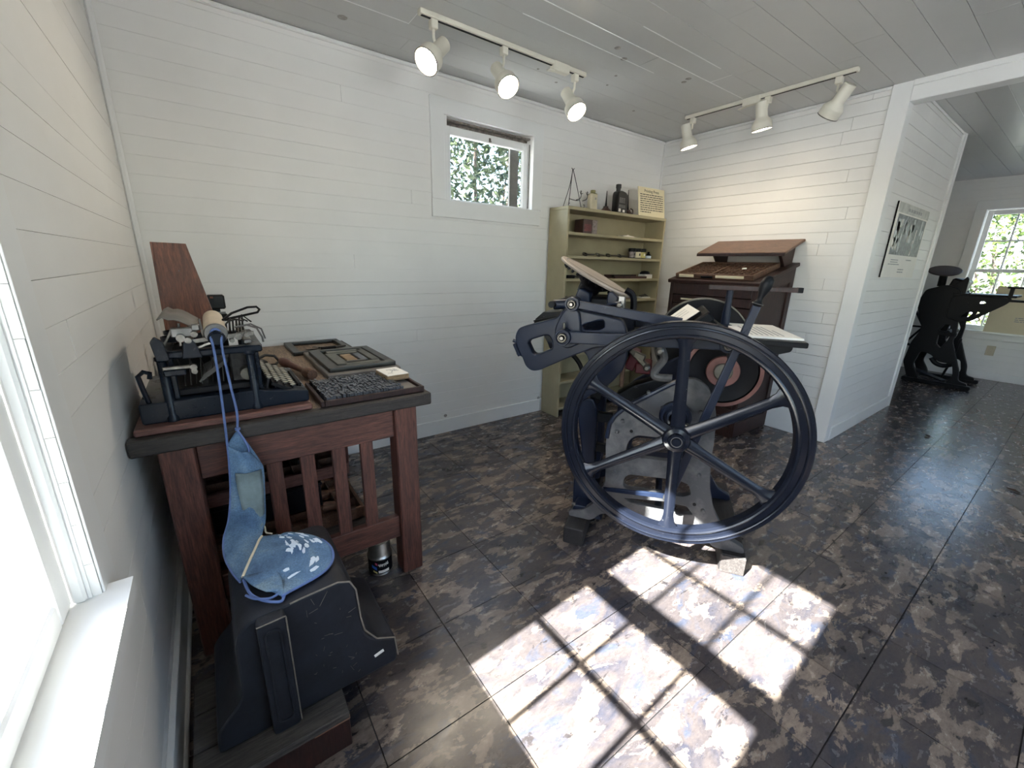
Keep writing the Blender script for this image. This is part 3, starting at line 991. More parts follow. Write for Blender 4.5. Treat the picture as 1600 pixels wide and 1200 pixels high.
# carriage
MB().cyl((0.228, -1.172, 0.232), (0.228, -0.815, 0.232), 0.0285, n=28).build('platen_roller', 'rubber', t)
MB().lathe([(0.0285, 0), (0.0285, -0.008), (0.026, -0.010), (0.0001, -0.010)], (0.228, -1.172, 0.232), (0, 1, 0), 28).build('roller_cap', 'steel', t)
kn = MB().lathe([(0.008, 0.0), (0.008, -0.012), (0.018, -0.014), (0.0205, -0.018), (0.0205, -0.028), (0.018, -0.031), (0.014, -0.029), (0.0001, -0.029)], (0.228, -1.180, 0.224), (0, 1, 0), 28).build('platen_knob', 'tw', t)
MB().lathe([(0.013, 0), (0.013, -0.002), (0.0001, -0.002)], (0.228, -1.2088, 0.224), (0, 1, 0), 20).build('knob_inset', 'tw', kn)
MB().lathe([(0.008, 0.0), (0.008, 0.012), (0.0205, 0.018), (0.0205, 0.028), (0.0001, 0.028)], (0.228, -0.815, 0.224), (0, 1, 0), 20).build('platen_knob', 'tw', t)
MB().box((0.300, -0.99, 0.204), (0.020, 0.37, 0.012), None, 0.002).box((0.165, -0.99, 0.204), (0.014, 0.37, 0.014), None, 0.002).build('carriage_rail', 'steel', t)
MB().bar((0.155, -1.178, 0.214), (0.318, -1.178, 0.228), 0.012, 0.006, b=0.001).bar((0.178, -1.180, 0.196), (0.215, -1.184, 0.210), 0.007, 0.005, b=0.001).build('carriage_end', 'bright_steel', t)
for (x, z, r) in ((0.180, 0.236, 0.008), (0.278, 0.222, 0.009), (0.298, 0.226, 0.006), (0.150, 0.228, 0.010), (0.262, 0.212, 0.006)):
    MB().cyl((x, -1.196, z), (x, -1.168, z), r, n=12).build('screw', 'bright_steel', t)
MB().box((0.155, -1.168, 0.240), (0.05, 0.02, 0.026), None, 0.003).box((0.185, -1.172, 0.252), (0.02, 0.016, 0.018), None, 0.003).build('escapement', 'steel', t)
# paper table: a curved grey plate behind the roller
rows = []
for yy in (-1.150, -0.86):
    rows.append([(0.105+0.012*k, yy, 0.262+0.016*math.sin(k*0.55)+(0.012 if k < 2 else 0)-0.0014*k) for k in range(8)])
pm = MB().grid(rows)
o = pm.build('paper_table', 'stone', t, 60)
sol = o.modifiers.new('s', 'SOLIDIFY')
sol.thickness = 0.003
for (x0, z0, x1, z1) in ((0.110, 0.205, 0.135, 0.250), (0.145, 0.200, 0.150, 0.262), (0.200, 0.20, 0.196, 0.272)):
    MB().bar((x0, -1.15, z0), (x1, -1.15, z1), 0.006, 0.006, up=(0, 1, 0), b=0.001).build('carriage_post', 'bright_steel', t)
for k in range(6):
    MB().tube([(0.252+0.010*k, -1.13+0.03*k, 0.205), (0.256+0.010*k, -1.12+0.03*k, 0.250+0.004*(k % 3)), (0.270+0.012*k, -1.10+0.03*k, 0.262-0.006*k)], 0.0028, 6).build('paper_finger', 'tw_in', t)
MB().tube([(0.250, -1.12, 0.262), (0.275, -1.08, 0.276), (0.32, -1.04, 0.288), (0.345, -1.03, 0.288), (0.352, -1.035, 0.280), (0.345, -1.045, 0.272), (0.30, -1.07, 0.266), (0.26, -1.10, 0.262)], 0.0035, 8).build('return_lever', 'black', t)
MB().tube([(0.275, -1.14, 0.242), (0.305, -1.14, 0.247), (0.330, -1.13, 0.235), (0.342, -1.12, 0.205), (0.343, -1.12, 0.190)], 0.0028, 8).build('ribbon_guide', 'steel', t)
MB().tube([(0.282, -1.10, 0.236), (0.318, -1.10, 0.244), (0.345, -1.09, 0.226), (0.352, -1.09, 0.195)], 0.0024, 8).build('ribbon_guide', 'steel', t)
# side brackets, ribbon spool cups, bell crank
link('side_bracket', prism(fillet([(0.145, 0.172), (0.190, 0.172), (0.178, 0.214), (0.170, 0.226), (0.160, 0.226), (0.153, 0.214)], 0.004), (), 0.012, 0.002, 'y', -1.186), 'tw', t)
MB().lathe([(0.008, 0.006), (0.008, -0.002), (0.0001, -0.002)], (0.165, -1.196, 0.221), (0, 1, 0), 14).build('bracket_screw', 'bright_steel', t)
link('side_bracket', prism(fillet([(0.092, 0.172), (0.120, 0.170), (0.112, 0.222), (0.096, 0.236), (0.086, 0.222)], 0.004), (), 0.012, 0.002, 'y', -1.190), 'tw', t)
MB().bar((0.100, -1.192, 0.150), (0.160, -1.192, 0.150), 0.010, 0.008, b=0.002).build('lock_arm', 'bright_steel', t)
MB().cyl((0.166, -1.198, 0.148), (0.166, -1.184, 0.148), 0.008, n=12).cyl((0.166, -1.197, 0.136), (0.166, -1.184, 0.136), 0.007, n=12).build('arm_screw', 'bright_steel', t)
MB().bar((0.100, -1.188, 0.136), (0.148, -1.188, 0.137), 0.018, 0.008, b=0.003).build('arm_bracket', 'tw', t)
for yy in (-1.05, -0.93):
    MB().lathe([(0.0001, 0), (0.026, 0), (0.028, 0.004), (0.028, 0.014), (0.026, 0.014), (0.026, 0.004), (0.0001, 0.004)], (0.125, yy, 0.20), n=24).build('ribbon_cup', 'tw', t)
MB().tube([(0.056, -1.17, 0.058), (0.052, -1.185, 0.10), (0.048, -1.186, 0.135), (0.060, -1.186, 0.146), (0.072, -1.184, 0.140), (0.070, -1.182, 0.126)], 0.006, 8).build('shift_hook', 'tw', t)
# type basket and inner linkage
for k in range(22):
    a = math.radians(-78+156*k/21)
    p0 = (0.255, -1.008+0.095*math.sin(a), 0.155-0.060*math.cos(a)*0.4)
    p1 = (0.185-0.02*math.cos(a), -1.008+0.135*math.sin(a), 0.070+0.05*(1-math.cos(a)))
    MB().bar(p0, p1, 0.005, 0.0025).build('type_bar', 'steel', t)
for k in range(12):
    x = 0.135+0.013*k
    MB().tube([(x, -1.12, 0.06), (x+0.004, -1.11+0.012*(k % 3), 0.11), (x-0.01+0.02*(k % 2), -1.09, 0.168)], 0.0018, 6).build('link_wire', 'tw_in', t)
MB().box((0.275, -1.10, 0.12), (0.05, 0.04, 0.09), None, 0.004).build('segment_block', 'tw_in', t)
MB().cyl((0.288, -1.16, 0.105), (0.288, -1.11, 0.105), 0.018, n=18).build('spring_drum', 'bronze', t)
MB().box((0.20, -1.0, 0.070), (0.21, 0.30, 0.020), None, 0.003).build('inner_plate', 'black', t)
MB().box((0.18, -0.90, 0.12), (0.16, 0.02, 0.10), None, 0.003).build('rear_plate', 'black', t)
# keyboard
KEY = MB().lathe([(0.0076, 0), (0.0076, 0.002), (0.0068, 0.003), (0.0001, 0.003)], n=14).mesh('key_top', 35)
KEY.materials.append(M['keytop'])
RING = MB().lathe([(0.0078, -0.0008), (0.0088, -0.0008), (0.0088, 0.0030), (0.0078, 0.0030)], n=14, closed=True).mesh('key_ring', 35)
RING.materials.append(M['bright_steel'])
STEM = MB().bar((0, 0, -0.002), (-0.012, 0, -0.040), 0.004, 0.002).mesh('key_lever')
STEM.materials.append(M['black'])
for r in range(4):
    for c in range(11):
        kx, ky, kz = 0.342+0.0215*r, -1.155+0.0245*c+0.006*r, 0.085-0.0125*r
        ko = link('key', KEY, None, t, (kx, ky, kz))
        link('key_ring', RING, None, ko)
        link('key_lever', STEM, None, ko)
MB().box((0.428, -1.02, 0.042), (0.014, 0.20, 0.008), None, 0.003).build('space_bar', 'black', t)
MB().box((0.385, -1.008, 0.045), (0.09, 0.31, 0.010), Matrix.Rotation(0.52, 3, 'Y')).build('key_bed', 'black', t)

# black cord bundle at the typewriter's far side
t = thing('cord_bundle', 'black cord loop and bulb lying on the bench top behind the keyboard', 'cord', (0.375, -0.53, 0.746))
MB().tube([(-0.05, -0.02, 0.006), (-0.02, 0.02, 0.03), (0.02, 0.05, 0.042), (0.055, 0.05, 0.035), (0.07, 0.03, 0.012), (0.05, 0.0, 0.006), (0.0, -0.02, 0.006)], 0.006, 8).build('cord_loop', 'rope', t)
MB().lathe([(0.0001, -0.035), (0.018, -0.03), (0.022, -0.01), (0.018, 0.015), (0.008, 0.03), (0.0001, 0.032)], (-0.01, -0.03, 0.022), (1, 0.4, 0), 14).build('cord_bulb', 'rope', t)

# tapered wooden panel and black instrument behind the typewriter
t = thing('tapered_wood_piece', 'tall tapered red-brown wooden panel standing in the corner behind the typewriter', 'wood piece', (0, -0.50, 0.745))
me = prism([(0.075, 0.0), (0.280, 0.0), (0.186, 0.503), (0.087, 0.505)], (), 0.022, 0.0015, 'y', 0.0)
link('panel_board', me, 'mahog', t)
MB().bar((0.073, 0.0, 0.0), (0.085, 0.0, 0.505), 0.007, 0.030, up=(1, 0, 0), b=0.001).build('edge_moulding', 'mahog', t)
MB().cyl((0.150, -0.0115, 0.403), (0.150, -0.0135, 0.403), 0.0022, n=10).build('nail_head', 'bright_steel', t)
MB().cyl((0.232, 0.0, 0.30), (0.242, 0.0, 0.30), 0.004, n=10).build('peg', 'mahog', t)
t = thing('black_instrument', 'small black clamp-like instrument behind the tapered wooden panel', 'instrument', (0.245, -0.36, 0.745))
MB().box((0, 0, 0.012), (0.09, 0.09, 0.024), None, 0.004).build('instrument_base', 'black', t)
MB().box((-0.006, 0, 0.13), (0.045, 0.04, 0.23), None, 0.004).build('column', 'black', t)
MB().box((0.006, -0.005, 0.272), (0.064, 0.05, 0.060), None, 0.006).build('head', 'plastic', t)
MB().box((0.014, -0.005, 0.205), (0.052, 0.05, 0.030), None, 0.005).build('jaw', 'black', t)
MB().box((0.014, -0.031, 0.228), (0.040, 0.002, 0.006)).build('scale_plate', 'steel', t)

# ---- printing things on the table top
def chase(name, label, x0, x1, y0, y1, z, bw=0.028, th=0.018):
    t = thing(name, label, 'chase', ((x0+x1)/2, (y0+y1)/2, z))
    hx, hy = (x1-x0)/2, (y1-y0)/2
    outer = fillet([(-hx, -hy), (hx, -hy), (hx, hy), (-hx, hy)], 0.008)
    inner = fillet([(-hx+bw*1.2, -hy+bw), (-hx+bw*1.2, hy-bw), (hx-bw, hy-bw), (hx-bw, -hy+bw)], 0.004)
    link('chase_frame', prism(outer, [inner], th, 0.002, 'z', th/2), 'chase', t)
    return t, hx, hy
TB_Z = 0.7453
t, hx, hy = chase('printing_chase', 'empty dark iron chase with loose metal pieces at the back of the table', 0.525, 0.800, -0.36, -0.05, TB_Z)
rr = random.Random(4)
for k, (x, yy, a, lab) in enumerate(((-0.02, -0.03, 0.5, 'thin metal strip lying lowest in the empty iron chase'), (0.02, -0.05, 1.9, 'thin metal strip crossing the lowest one in the empty iron chase'),
                                     (0.01, -0.02, 2.5, 'thin metal strip on top of the pile in the empty iron chase'), (-0.045, -0.075, 0.1, 'short metal strip left of the pile in the empty iron chase'))):
    q = thing('metal_strip', lab, 'metal strip', (0.6625+x, -0.205+yy, TB_Z+0.0030*k), a, 'loose strips inside the empty chase')
    MB().box((0, 0, 0.003), (0.075 if k < 3 else 0.045, 0.010, 0.0028)).build('strip_body', 'chase', q)
q = thing('quoin_key', 'small dark quoin key lying across the front bar of the empty chase', 'key', (0.70, -0.365, TB_Z+0.0182), 0.25)
MB().cyl((-0.05, 0, 0.010), (0.02, 0, 0.010), 0.010, 0.008, n=12).build('grip', 'black', q)
MB().cyl((0.02, 0, 0.010), (0.075, 0, 0.010), 0.005, n=10).build('shank', 'chase', q)
q = MB().box((0.71, -0.645, TB_Z+0.011), (0.295, 0.51, 0.022), None, 0.003).build('imposing_slab', 'stone')
tag(q, 'flat grey slab under the locked-up chase on the table', 'slab')
t, hx, hy = chase('printing_chase', 'iron chase locked up with wood furniture, lying on the grey slab', 0.575, 0.850, -0.865, -0.455, TB_Z+0.0222, 0.036, 0.018)
for (x, yy, sx, sy, m) in ((-0.066, -0.02, 0.05, 0.24, 'furn'), (0.078, 0.02, 0.038, 0.27, 'furn'), (0.005, 0.130, 0.16, 0.045, 'furn'), (0.015, -0.145, 0.15, 0.040, 'furn'), (-0.012, -0.02, 0.05, 0.14, 'blockwood'), (0.037, -0.02, 0.035, 0.15, 'lead'), (0.0, 0.085, 0.11, 0.03, 'furn'), (0.0, -0.10, 0.09, 0.03, 'chase')):
    MB().box((x, yy, 0.009), (sx-0.004, sy-0.004, 0.017), None, 0.002).build('furniture_block', m, t)
# galley tray of metal type
t = thing('galley_tray', 'shallow dark tray packed with metal type at the front of the table', 'type tray', (0.645, -1.0870, TB_Z))
MB().box((0, 0, 0.003), (0.350, 0.260, 0.006), None, 0.001).build('tray_bottom', 'cab', t)
for s in (-1, 1):
    MB().box((s*0.171, 0, 0.010), (0.012, 0.262, 0.020), None, 0.002).build('side_rim', 'cab', t)
MB().box((0, -0.126, 0.010), (0.330, 0.012, 0.020), None, 0.002).build('end_rim', 'cab', t)
MB().box((0, 0.126, 0.010), (0.330, 0.012, 0.020), None, 0.002).build('end_rim', 'cab', t)
ty = MB()
rr = random.Random(21)
x = -0.158
while x < 0.100:
    wd = rr.choice((0.006, 0.008, 0.010, 0.012))
    yy = -0.116
    while yy < 0.114:
        L = rr.uniform(0.006, 0.03)
        ty.box((x+wd/2+rr.uniform(-0.001, 0.001), yy+L/2, 0.006+0.011), (wd*0.85, L*0.92, 0.022+rr.uniform(-0.006, 0.006)), Matrix.Rotation(rr.uniform(-0.22, 0.22), 3, 'Z') @ Matrix.Rotation(rr.uniform(-0.15, 0.15), 3, 'Y'))
        yy += L
    x += wd
o = ty.build('type_sorts', 'lead', t, None)
o['kind'] = 'stuff'
MB().box((0.135, -0.03, 0.0085), (0.056, 0.16, 0.005), None, 0.001).build('lead_slug_plate', 'stone', t)
t = thing('engraving_block', 'pale wooden engraving block on the tray of type', 'printing block', (0.768, -1.040, TB_Z+0.0205), 0.05)
MB().box((0, 0, 0.011), (0.086, 0.120, 0.021), None, 0.002).build('block_body', 'blockwood', t)
MB().box((0, 0, 0.0225), (0.084, 0.118, 0.0025), None, 0.0008).build('engraved_plate', 'paper', t)
rr = random.Random(2)
for k in range(7):
    MB().box((rr.uniform(-0.02, 0.02), rr.uniform(-0.03, 0.03), 0.0240), (rr.uniform(0.01, 0.03), 0.003, 0.0008), Matrix.Rotation(rr.uniform(-1, 1), 3, 'Z')).build('engraved_mark', 'inkgrey', t)
MB().cyl((-0.0435, -0.03, 0.010), (-0.0428, -0.03, 0.010), 0.003, n=8).build('nail_hole', 'black', t)
t = thing('wooden_mallet', 'small turned wooden mallet lying on the bench top beside the keys', 'mallet', (0.482, -0.70, TB_Z))
MB().lathe([(0.0001, -0.16), (0.016, -0.158), (0.021, -0.13), (0.018, -0.09), (0.013, -0.06), (0.012, 0.03), (0.0001, 0.035)], (0.0, 0.0, 0.022), (0.20, -0.98, 0), 16).build('handle', 'plank', t)
MB().lathe([(0.0001, 0.10), (0.020, 0.102), (0.022, 0.11), (0.022, 0.155), (0.019, 0.162), (0.0001, 0.162)], (0.0, 0.0, 0.022), (0.20, -0.98, 0), 18).lathe([(0.012, 0.03), (0.012, 0.102)], (0.0, 0.0, 0.022), (0.20, -0.98, 0), 12).build('head', 'casewood', t)

# ================================================================== TYPEWRITER COVER ON A CRATE
t = thing('wooden_crate', 'dusty dark wooden crate on the floor under the black typewriter case', 'crate', (0.205, -1.585, 0))
for k in range(3):
    MB().box((0, -0.102+0.102*k, 0.107), (0.315, 0.098, 0.022), None, 0.002).build('top_board', 'crate', t)
MB().box((0, -0.138, 0.048), (0.315, 0.018, 0.096), None, 0.002).build('side_board', 'cab', t)
MB().box((0, 0.138, 0.048), (0.315, 0.018, 0.096), None, 0.002).build('side_board', 'cab', t)
for s in (-1, 1):
    MB().box((s*0.148, 0, 0.048), (0.018, 0.258, 0.096), None, 0.002).build('end_board', 'cab', t)
MB().bar((0.075, -0.1485, 0.099), (0.158, -0.1485, 0.099), 0.014, 0.004, b=0.001).build('split_edge', 'rawwood', t)

t = thing('typewriter_case', 'scratched black typewriter case with flared sides on the wooden crate', 'typewriter case', (0, 0, 0.1185))
prof = [(0.095, 0.0), (0.100, 0.060), (0.112, 0.078), (0.150, 0.118), (0.158, 0.150), (0.160, 0.260), (0.168, 0.296), (0.190, 0.318), (0.225, 0.324), (0.300, 0.327), (0.380, 0.331), (0.405, 0.322),
        (0.420, 0.290), (0.425, 0.200), (0.430, 0.158), (0.440, 0.130), (0.460, 0.110), (0.508, 0.083), (0.514, 0.070), (0.512, 0.0)]
link('case_shell', prism(fillet(prof, 0.012, 3), (), 0.280, 0.007, 'y', -1.530), 'twcase', t)
pm = fillet([(0.203, 0.0), (0.262, 0.0), (0.262, 0.322), (0.205, 0.320)], 0.012)
link('front_panel', prism(pm, (), 0.030, 0.004, 'y', -1.682), 'twcase', t)
pm = fillet([(0.215, 0.03), (0.252, 0.03), (0.250, 0.300), (0.217, 0.298)], 0.016)
link('panel_ridge', prism(pm, [fillet([(0.220, 0.035), (0.220, 0.294), (0.246, 0.295), (0.247, 0.035)], 0.014)], 0.005, 0.001, 'y', -1.698), 'twcase', t)
E1 = [(0.275, -1.6705, 0.324), (0.30, -1.6705, 0.327), (0.380, -1.6705, 0.331), (0.407, -1.6705, 0.320), (0.420, -1.6705, 0.290), (0.425, -1.6705, 0.200), (0.432, -1.6705, 0.155), (0.460, -1.6705, 0.110), (0.508, -1.6705, 0.084), (0.514, -1.6705, 0.02)]
MB().tube(E1, 0.0022, 6).build('worn_edge', 'dustcase', t)
MB().tube([(0.2625, -1.6975, 0.318), (0.2625, -1.6975, 0.01)], 0.0016, 6).tube([(0.205, -1.6975, 0.318), (0.2625, -1.6975, 0.320)], 0.0016, 6).build('worn_edge', 'dustcase', t)
MB().box((0.463, -1.6715, 0.058), (0.026, 0.001, 0.009), Matrix.Rotation(-0.25, 3, 'Y')).build('paper_label', 'paper', t)
rr = random.Random(9)
sc = MB()
for k in range(26):
    x, z = rr.uniform(0.29, 0.41), rr.uniform(0.03, 0.29)
    a = rr.uniform(-1.5, 1.5)
    L = rr.choice((0.006, 0.008, 0.012, 0.02))
    sc.bar((x, -1.6703, z), (x+L*math.sin(a), -1.6703, z+L*math.cos(a)), 0.0009, 0.0006, up=(0, 1, 0))
sc.bar((0.335, -1.6703, 0.285), (0.355, -1.6703, 0.318), 0.0013, 0.0007, up=(0, 1, 0)).bar((0.318, -1.6703, 0.315), (0.324, -1.6703, 0.295), 0.0012, 0.0007, up=(0, 1, 0))
o = sc.build('scratches', 'dustcase', t, None)
o['kind'] = 'stuff'

# ================================================================== DENIM APRON
t = thing('denim_apron', 'faded blue denim apron hanging by its neck straps from the typewriter knob', 'apron', (0, 0, 0))
def crv(pts, n):
    # Catmull-Rom through points
    P = [Vector(p) for p in pts]
    P = [2*P[0]-P[1]]+P+[2*P[-1]-P[-2]]
    out = []
    segs = len(P)-3
    for i in range(n):
        s = i/(n-1)*segs
        k = min(int(s), segs-1)
        u = s-k
        a, b, c, d = P[k:k+4]
        out.append(0.5*((2*b)+(c-a)*u+(2*a-5*b+4*c-d)*u*u+(3*b-a-3*c+d)*u*u*u))
    return out
def cloth(name, left, right, nrow, ncol, amp, mat, seed, par, bulge=0.0, thick=0.003):
    rr = random.Random(seed)
    Lp, Rp = crv(left, nrow), crv(right, nrow)
    ph = [rr.uniform(0, 6.28) for _ in range(4)]
    rows = []
    for i in range(nrow):
        row = []
        for j in range(ncol):
            s = j/(ncol-1)
            p = Lp[i].lerp(Rp[i], s)
            tt = i/(nrow-1)
            e = math.sin(math.pi*s)
            h = amp*e*(math.sin(7*s+5*tt+ph[0])+0.6*math.sin(13*s-9*tt+ph[1])+0.5*math.sin(4*s+17*tt+ph[2]))
            p = p+Vector((0, -bulge*e-h*0.7, h*0.5))
            row.append(p)
        rows.append(row)
    o = MB().grid(rows).build(name, mat, par, 80)
    m = o.modifiers.new('s', 'SOLIDIFY')
    m.thickness = thick
    return o, Lp, Rp, rows
ZC = 0.452
# hanging bib (a folded pocket: front and back sheet)
bl = [(0.209, -1.268, 0.700), (0.205, -1.272, 0.640), (0.196, -1.285, 0.560), (0.182, -1.315, 0.500), (0.166, -1.375, ZC+0.030), (0.163, -1.43, ZC+0.012), (0.176, -1.50, ZC+0.004), (0.189, -1.545, ZC+0.004)]
brr = [(0.257, -1.266, 0.664), (0.275, -1.268, 0.634), (0.284, -1.272, 0.610), (0.277, -1.295, 0.540), (0.266, -1.335, 0.475), (0.252, -1.385, ZC+0.012), (0.247, -1.40, ZC+0.006), (0.247, -1.41, ZC+0.004)]
o1, Lp, Rp, _ = cloth('bib', bl, brr, 40, 20, 0.0050, 'denim', 3, t, 0.016)
MB().tube([p+Vector((0, -0.003, 0)) for p in Lp], 0.0028, 6).build('edge_binding', 'binding', o1)
bk_l = [(0.209, -1.262, 0.700), (0.215, -1.256, 0.62), (0.212, -1.262, 0.55), (0.200, -1.285, 0.49), (0.190, -1.33, ZC+0.02)]
bk_r = [(0.238, -1.256, 0.735), (0.262, -1.256, 0.68), (0.284, -1.270, 0.612), (0.276, -1.29, 0.54), (0.262, -1.33, ZC+0.02)]
cloth('bib_back', bk_l, bk_r, 20, 10, 0.002, 'denim', 5, t, -0.004)
MB().tube(crv([(0.209, -1.270, 0.700), (0.222, -1.276, 0.674), (0.240, -1.278, 0.660), (0.254, -1.270, 0.664), (0.256, -1.264, 0.685), (0.238, -1.256, 0.735)], 24), 0.0030, 6).build('neck_binding', 'binding', t)
pk_l = [(0.216, -1.292, 0.622), (0.215, -1.300, 0.58), (0.220, -1.322, 0.50), (0.232, -1.345, 0.462)]
pk_r = [(0.278, -1.280, 0.612), (0.276, -1.292, 0.57), (0.266, -1.325, 0.49), (0.256, -1.350, 0.470)]
pk, a, b, _ = cloth('chest_pocket', pk_l, pk_r, 14, 8, 0.0015, simple('faded_grey_denim', (0.17, 0.22, 0.23), 0.9, 0, 0.35, 14, 0.3), 8, t, 0.014, 0.002)
# skirt spread over the case
sk_l = [(0.250, -1.395, ZC+0.010), (0.242, -1.42, ZC+0.016), (0.230, -1.455, ZC+0.017), (0.212, -1.50, ZC+0.014), (0.195, -1.545, ZC+0.010)]
sk_r = [(0.318, -1.412, ZC+0.008), (0.372, -1.475, ZC+0.010), (0.396, -1.555, ZC+0.008), (0.365, -1.622, ZC+0.006), (0.262, -1.652, ZC+0.004)]
o2, a, b, rws = cloth('skirt', sk_l, sk_r, 26, 22, 0.0075, 'denim', 13, t, 0.0)
MB().tube([p+Vector((0, 0, 0.004)) for p in a], 0.0032, 6).build('waist_binding', 'bindcream', o2)
MB().tube([p+Vector((0, 0, 0.001)) for p in b[8:]], 0.0032, 6).build('hem_binding', 'binding', o2)
MB().tube(crv([(0.196, -1.548, ZC+0.008), (0.205, -1.600, ZC+0.002), (0.228, -1.640, ZC+0.002), (0.258, -1.662, ZC+0.000), (0.268, -1.650, ZC+0.002)], 16), 0.0034, 6).build('hem_binding', 'binding', o2)
MB().tube(crv([(0.196, -1.60, ZC+0.002), (0.212, -1.628, ZC+0.006), (0.240, -1.645, ZC+0.006), (0.262, -1.640, ZC+0.006)], 12), 0.0028, 6).build('tie_string', 'binding', t)
sk_f, a2, b2, _ = cloth('skirt_front', [(0.195, -1.545, ZC+0.012), (0.212, -1.59, ZC+0.012), (0.235, -1.625, ZC+0.010)], [(0.262, -1.560, ZC+0.016), (0.27, -1.60, ZC+0.012), (0.268, -1.642, ZC+0.006)], 8, 8, 0.003, 'denim', 15, t, 0.0)
rr = random.Random(6)
for k in range(34):
    i, j = rr.randint(2, 21), rr.randint(9, 19)
    if k < 8:
        i, j = 9+k % 4, 9+k // 2
    c = rws[i][j]
    du = (rws[min(i+1, 25)][j]-rws[max(i-1, 0)][j])*0.5
    dv = (rws[i][min(j+1, 21)]-rws[i][j-1])*0.5
    nn = du.cross(dv).normalized()
    if nn.z < 0:
        nn = -nn
    m = rr.randint(5, 8)
    sx, sy = rr.uniform(0.5, 1.5), rr.uniform(0.4, 1.1)
    ring = [c+du*sx*math.cos(6.283*q/m)*rr.uniform(0.5, 1.2)+dv*sy*math.sin(6.283*q/m)*rr.uniform(0.5, 1.2) for q in range(m)]
    vs = [v+nn*0.0042 for v in ring]+[v+nn*0.0015 for v in ring]
    MB().add(vs, [tuple(range(m))]+[(q, q+m, (q+1) % m+m, (q+1) % m) for q in range(m)]).build('paint_blot', 'whiteblot', t, None)
MB().tube(crv([(0.252, -1.33, 0.475), (0.262, -1.345, 0.462), (0.262, -1.365, 0.455), (0.275, -1.385, 0.458)], 12), 0.0022, 6).build('tie_string', 'bindcream', t)
# neck straps, looped over the knob
MB().tube(crv([(0.214, -1.205, 0.998), (0.217, -1.222, 0.960), (0.216, -1.236, 0.860), (0.212, -1.262, 0.760), (0.209, -1.268, 0.700)], 24), 0.0032, 6).build('neck_strap', 'binding', t)
MB().tube(crv([(0.240, -1.205, 0.998), (0.236, -1.222, 0.960), (0.240, -1.236, 0.860), (0.244, -1.252, 0.785), (0.238, -1.256, 0.735)], 24), 0.0032, 6).build('neck_strap', 'binding', t)
MB().tube(crv([(0.214, -1.205, 0.998), (0.220, -1.204, 1.010), (0.228, -1.204, 1.0135), (0.235, -1.204, 1.010), (0.240, -1.205, 0.998)], 10), 0.0032, 6).build('strap_loop', 'binding', t)
MB().lathe([(0.0001, -0.006), (0.007, -0.003), (0.007, 0.003), (0.0001, 0.006)], (0.239, -1.256, 0.738), (0, 0, 1), 10).build('strap_knot', 'binding', t)

# ================================================================== PLATEN PRESS (local frame: x = along press, y = away, z = up)
AZ = math.radians(-55.84)
PO = Vector((1.542, -1.804, 0.0))
SK = 0.082
def skid(label, mat, u0, u1, w0, w1, tip=False):
    t = thing('timber_skid', label, 'timber', PO, AZ, 'timber skids under the press')
    o = MB().box(((u0+u1)/2, (w0+w1)/2, SK/2), (u1-u0, w1-w0, SK), None, 0.005).build('beam', mat, t)
    if tip:
        MB().box(((u0+u1)/2, w0-0.002, SK/2), (u1-u0-0.006, 0.006, SK-0.006), None, 0.001).build('sawn_end', 'skid_grey', t)
    return t
skid('black timber skid under the rear of the printing press', 'skid', -0.405, -0.315, 0.062, 0.78)
skid('timber skid with a pale sawn end in the sunlight under the press', 'skid', 0.240, 0.335, 0.125, 0.78, True)

t = P = thing('printing_press', 'blue-black cast iron hand printing press with a big spoked flywheel', 'printing press', (PO.x, PO.y, 0), AZ)
# ---- flywheel
HZ = 0.605
fw = MB().lathe([(0.425, -0.021), (0.425, 0.021), (0.421, 0.026), (0.411, 0.026), (0.409, 0.030), (0.405, 0.031), (0.402, 0.029), (0.400, 0.023), (0.383, 0.023), (0.381, 0.028), (0.377, 0.030), (0.372, 0.027), (0.367, 0.018), (0.367, -0.018),
                 (0.372, -0.027), (0.377, -0.030), (0.381, -0.028), (0.383, -0.023), (0.400, -0.023), (0.402, -0.029), (0.405, -0.031), (0.409, -0.030), (0.411, -0.026), (0.421, -0.026)], (0, 0, HZ), (0, -1, 0), 128, True).build('flywheel_rim', 'iron_wheel', P, 28)
for k in range(6):
    a = math.radians(92+60*k)
    d = Vector((math.cos(a), 0, math.sin(a)))
    s = Vector((-math.sin(a), 0, math.cos(a)))
    vs = []
    secs = [(0.035, 0.026, 0.019), (0.10, 0.0225, 0.017), (0.32, 0.0185, 0.015), (0.35, 0.024, 0.016), (0.373, 0.042, 0.018)]
    for (r, hw, ht) in secs:
        c = Vector((0, 0, HZ))+d*r
        for (p, q) in ((-1, 0.25), (-0.25, 1), (0.25, 1), (1, 0.25), (1, -0.25), (0.25, -1), (-0.25, -1), (-1, -0.25)):
            vs.append(c+s*hw*p+Vector((0, -ht*q, 0)))
    fs = []
    for i in range(len(secs)-1):
        for j in range(8):
            fs.append((i*8+j, (i+1)*8+j, (i+1)*8+(j+1) % 8, i*8+(j+1) % 8))
    MB().add(vs, fs).build('spoke', 'iron_wheel', P, 50)
MB().lathe([(0.0001, -0.052), (0.014, -0.052), (0.016, -0.046), (0.026, -0.046), (0.029, -0.040), (0.030, -0.034), (0.044, -0.030), (0.049, -0.022), (0.049, 0.030), (0.040, 0.040), (0.0001, 0.04)], (0, 0, HZ), (0, 1, 0), 36).build('hub', 'iron_wheel', P, 30)
MB().lathe([(0.020, 0.0), (0.020, -0.003), (0.017, -0.003), (0.017, 0)], (0, -0.0445, HZ), (0, 1, 0), 28).build('hub_ring', 'steel', P)
MB().cyl((0, 0.03, HZ), (0, 0.66, HZ), 0.021, n=20).build('main_shaft', 'steel', P)
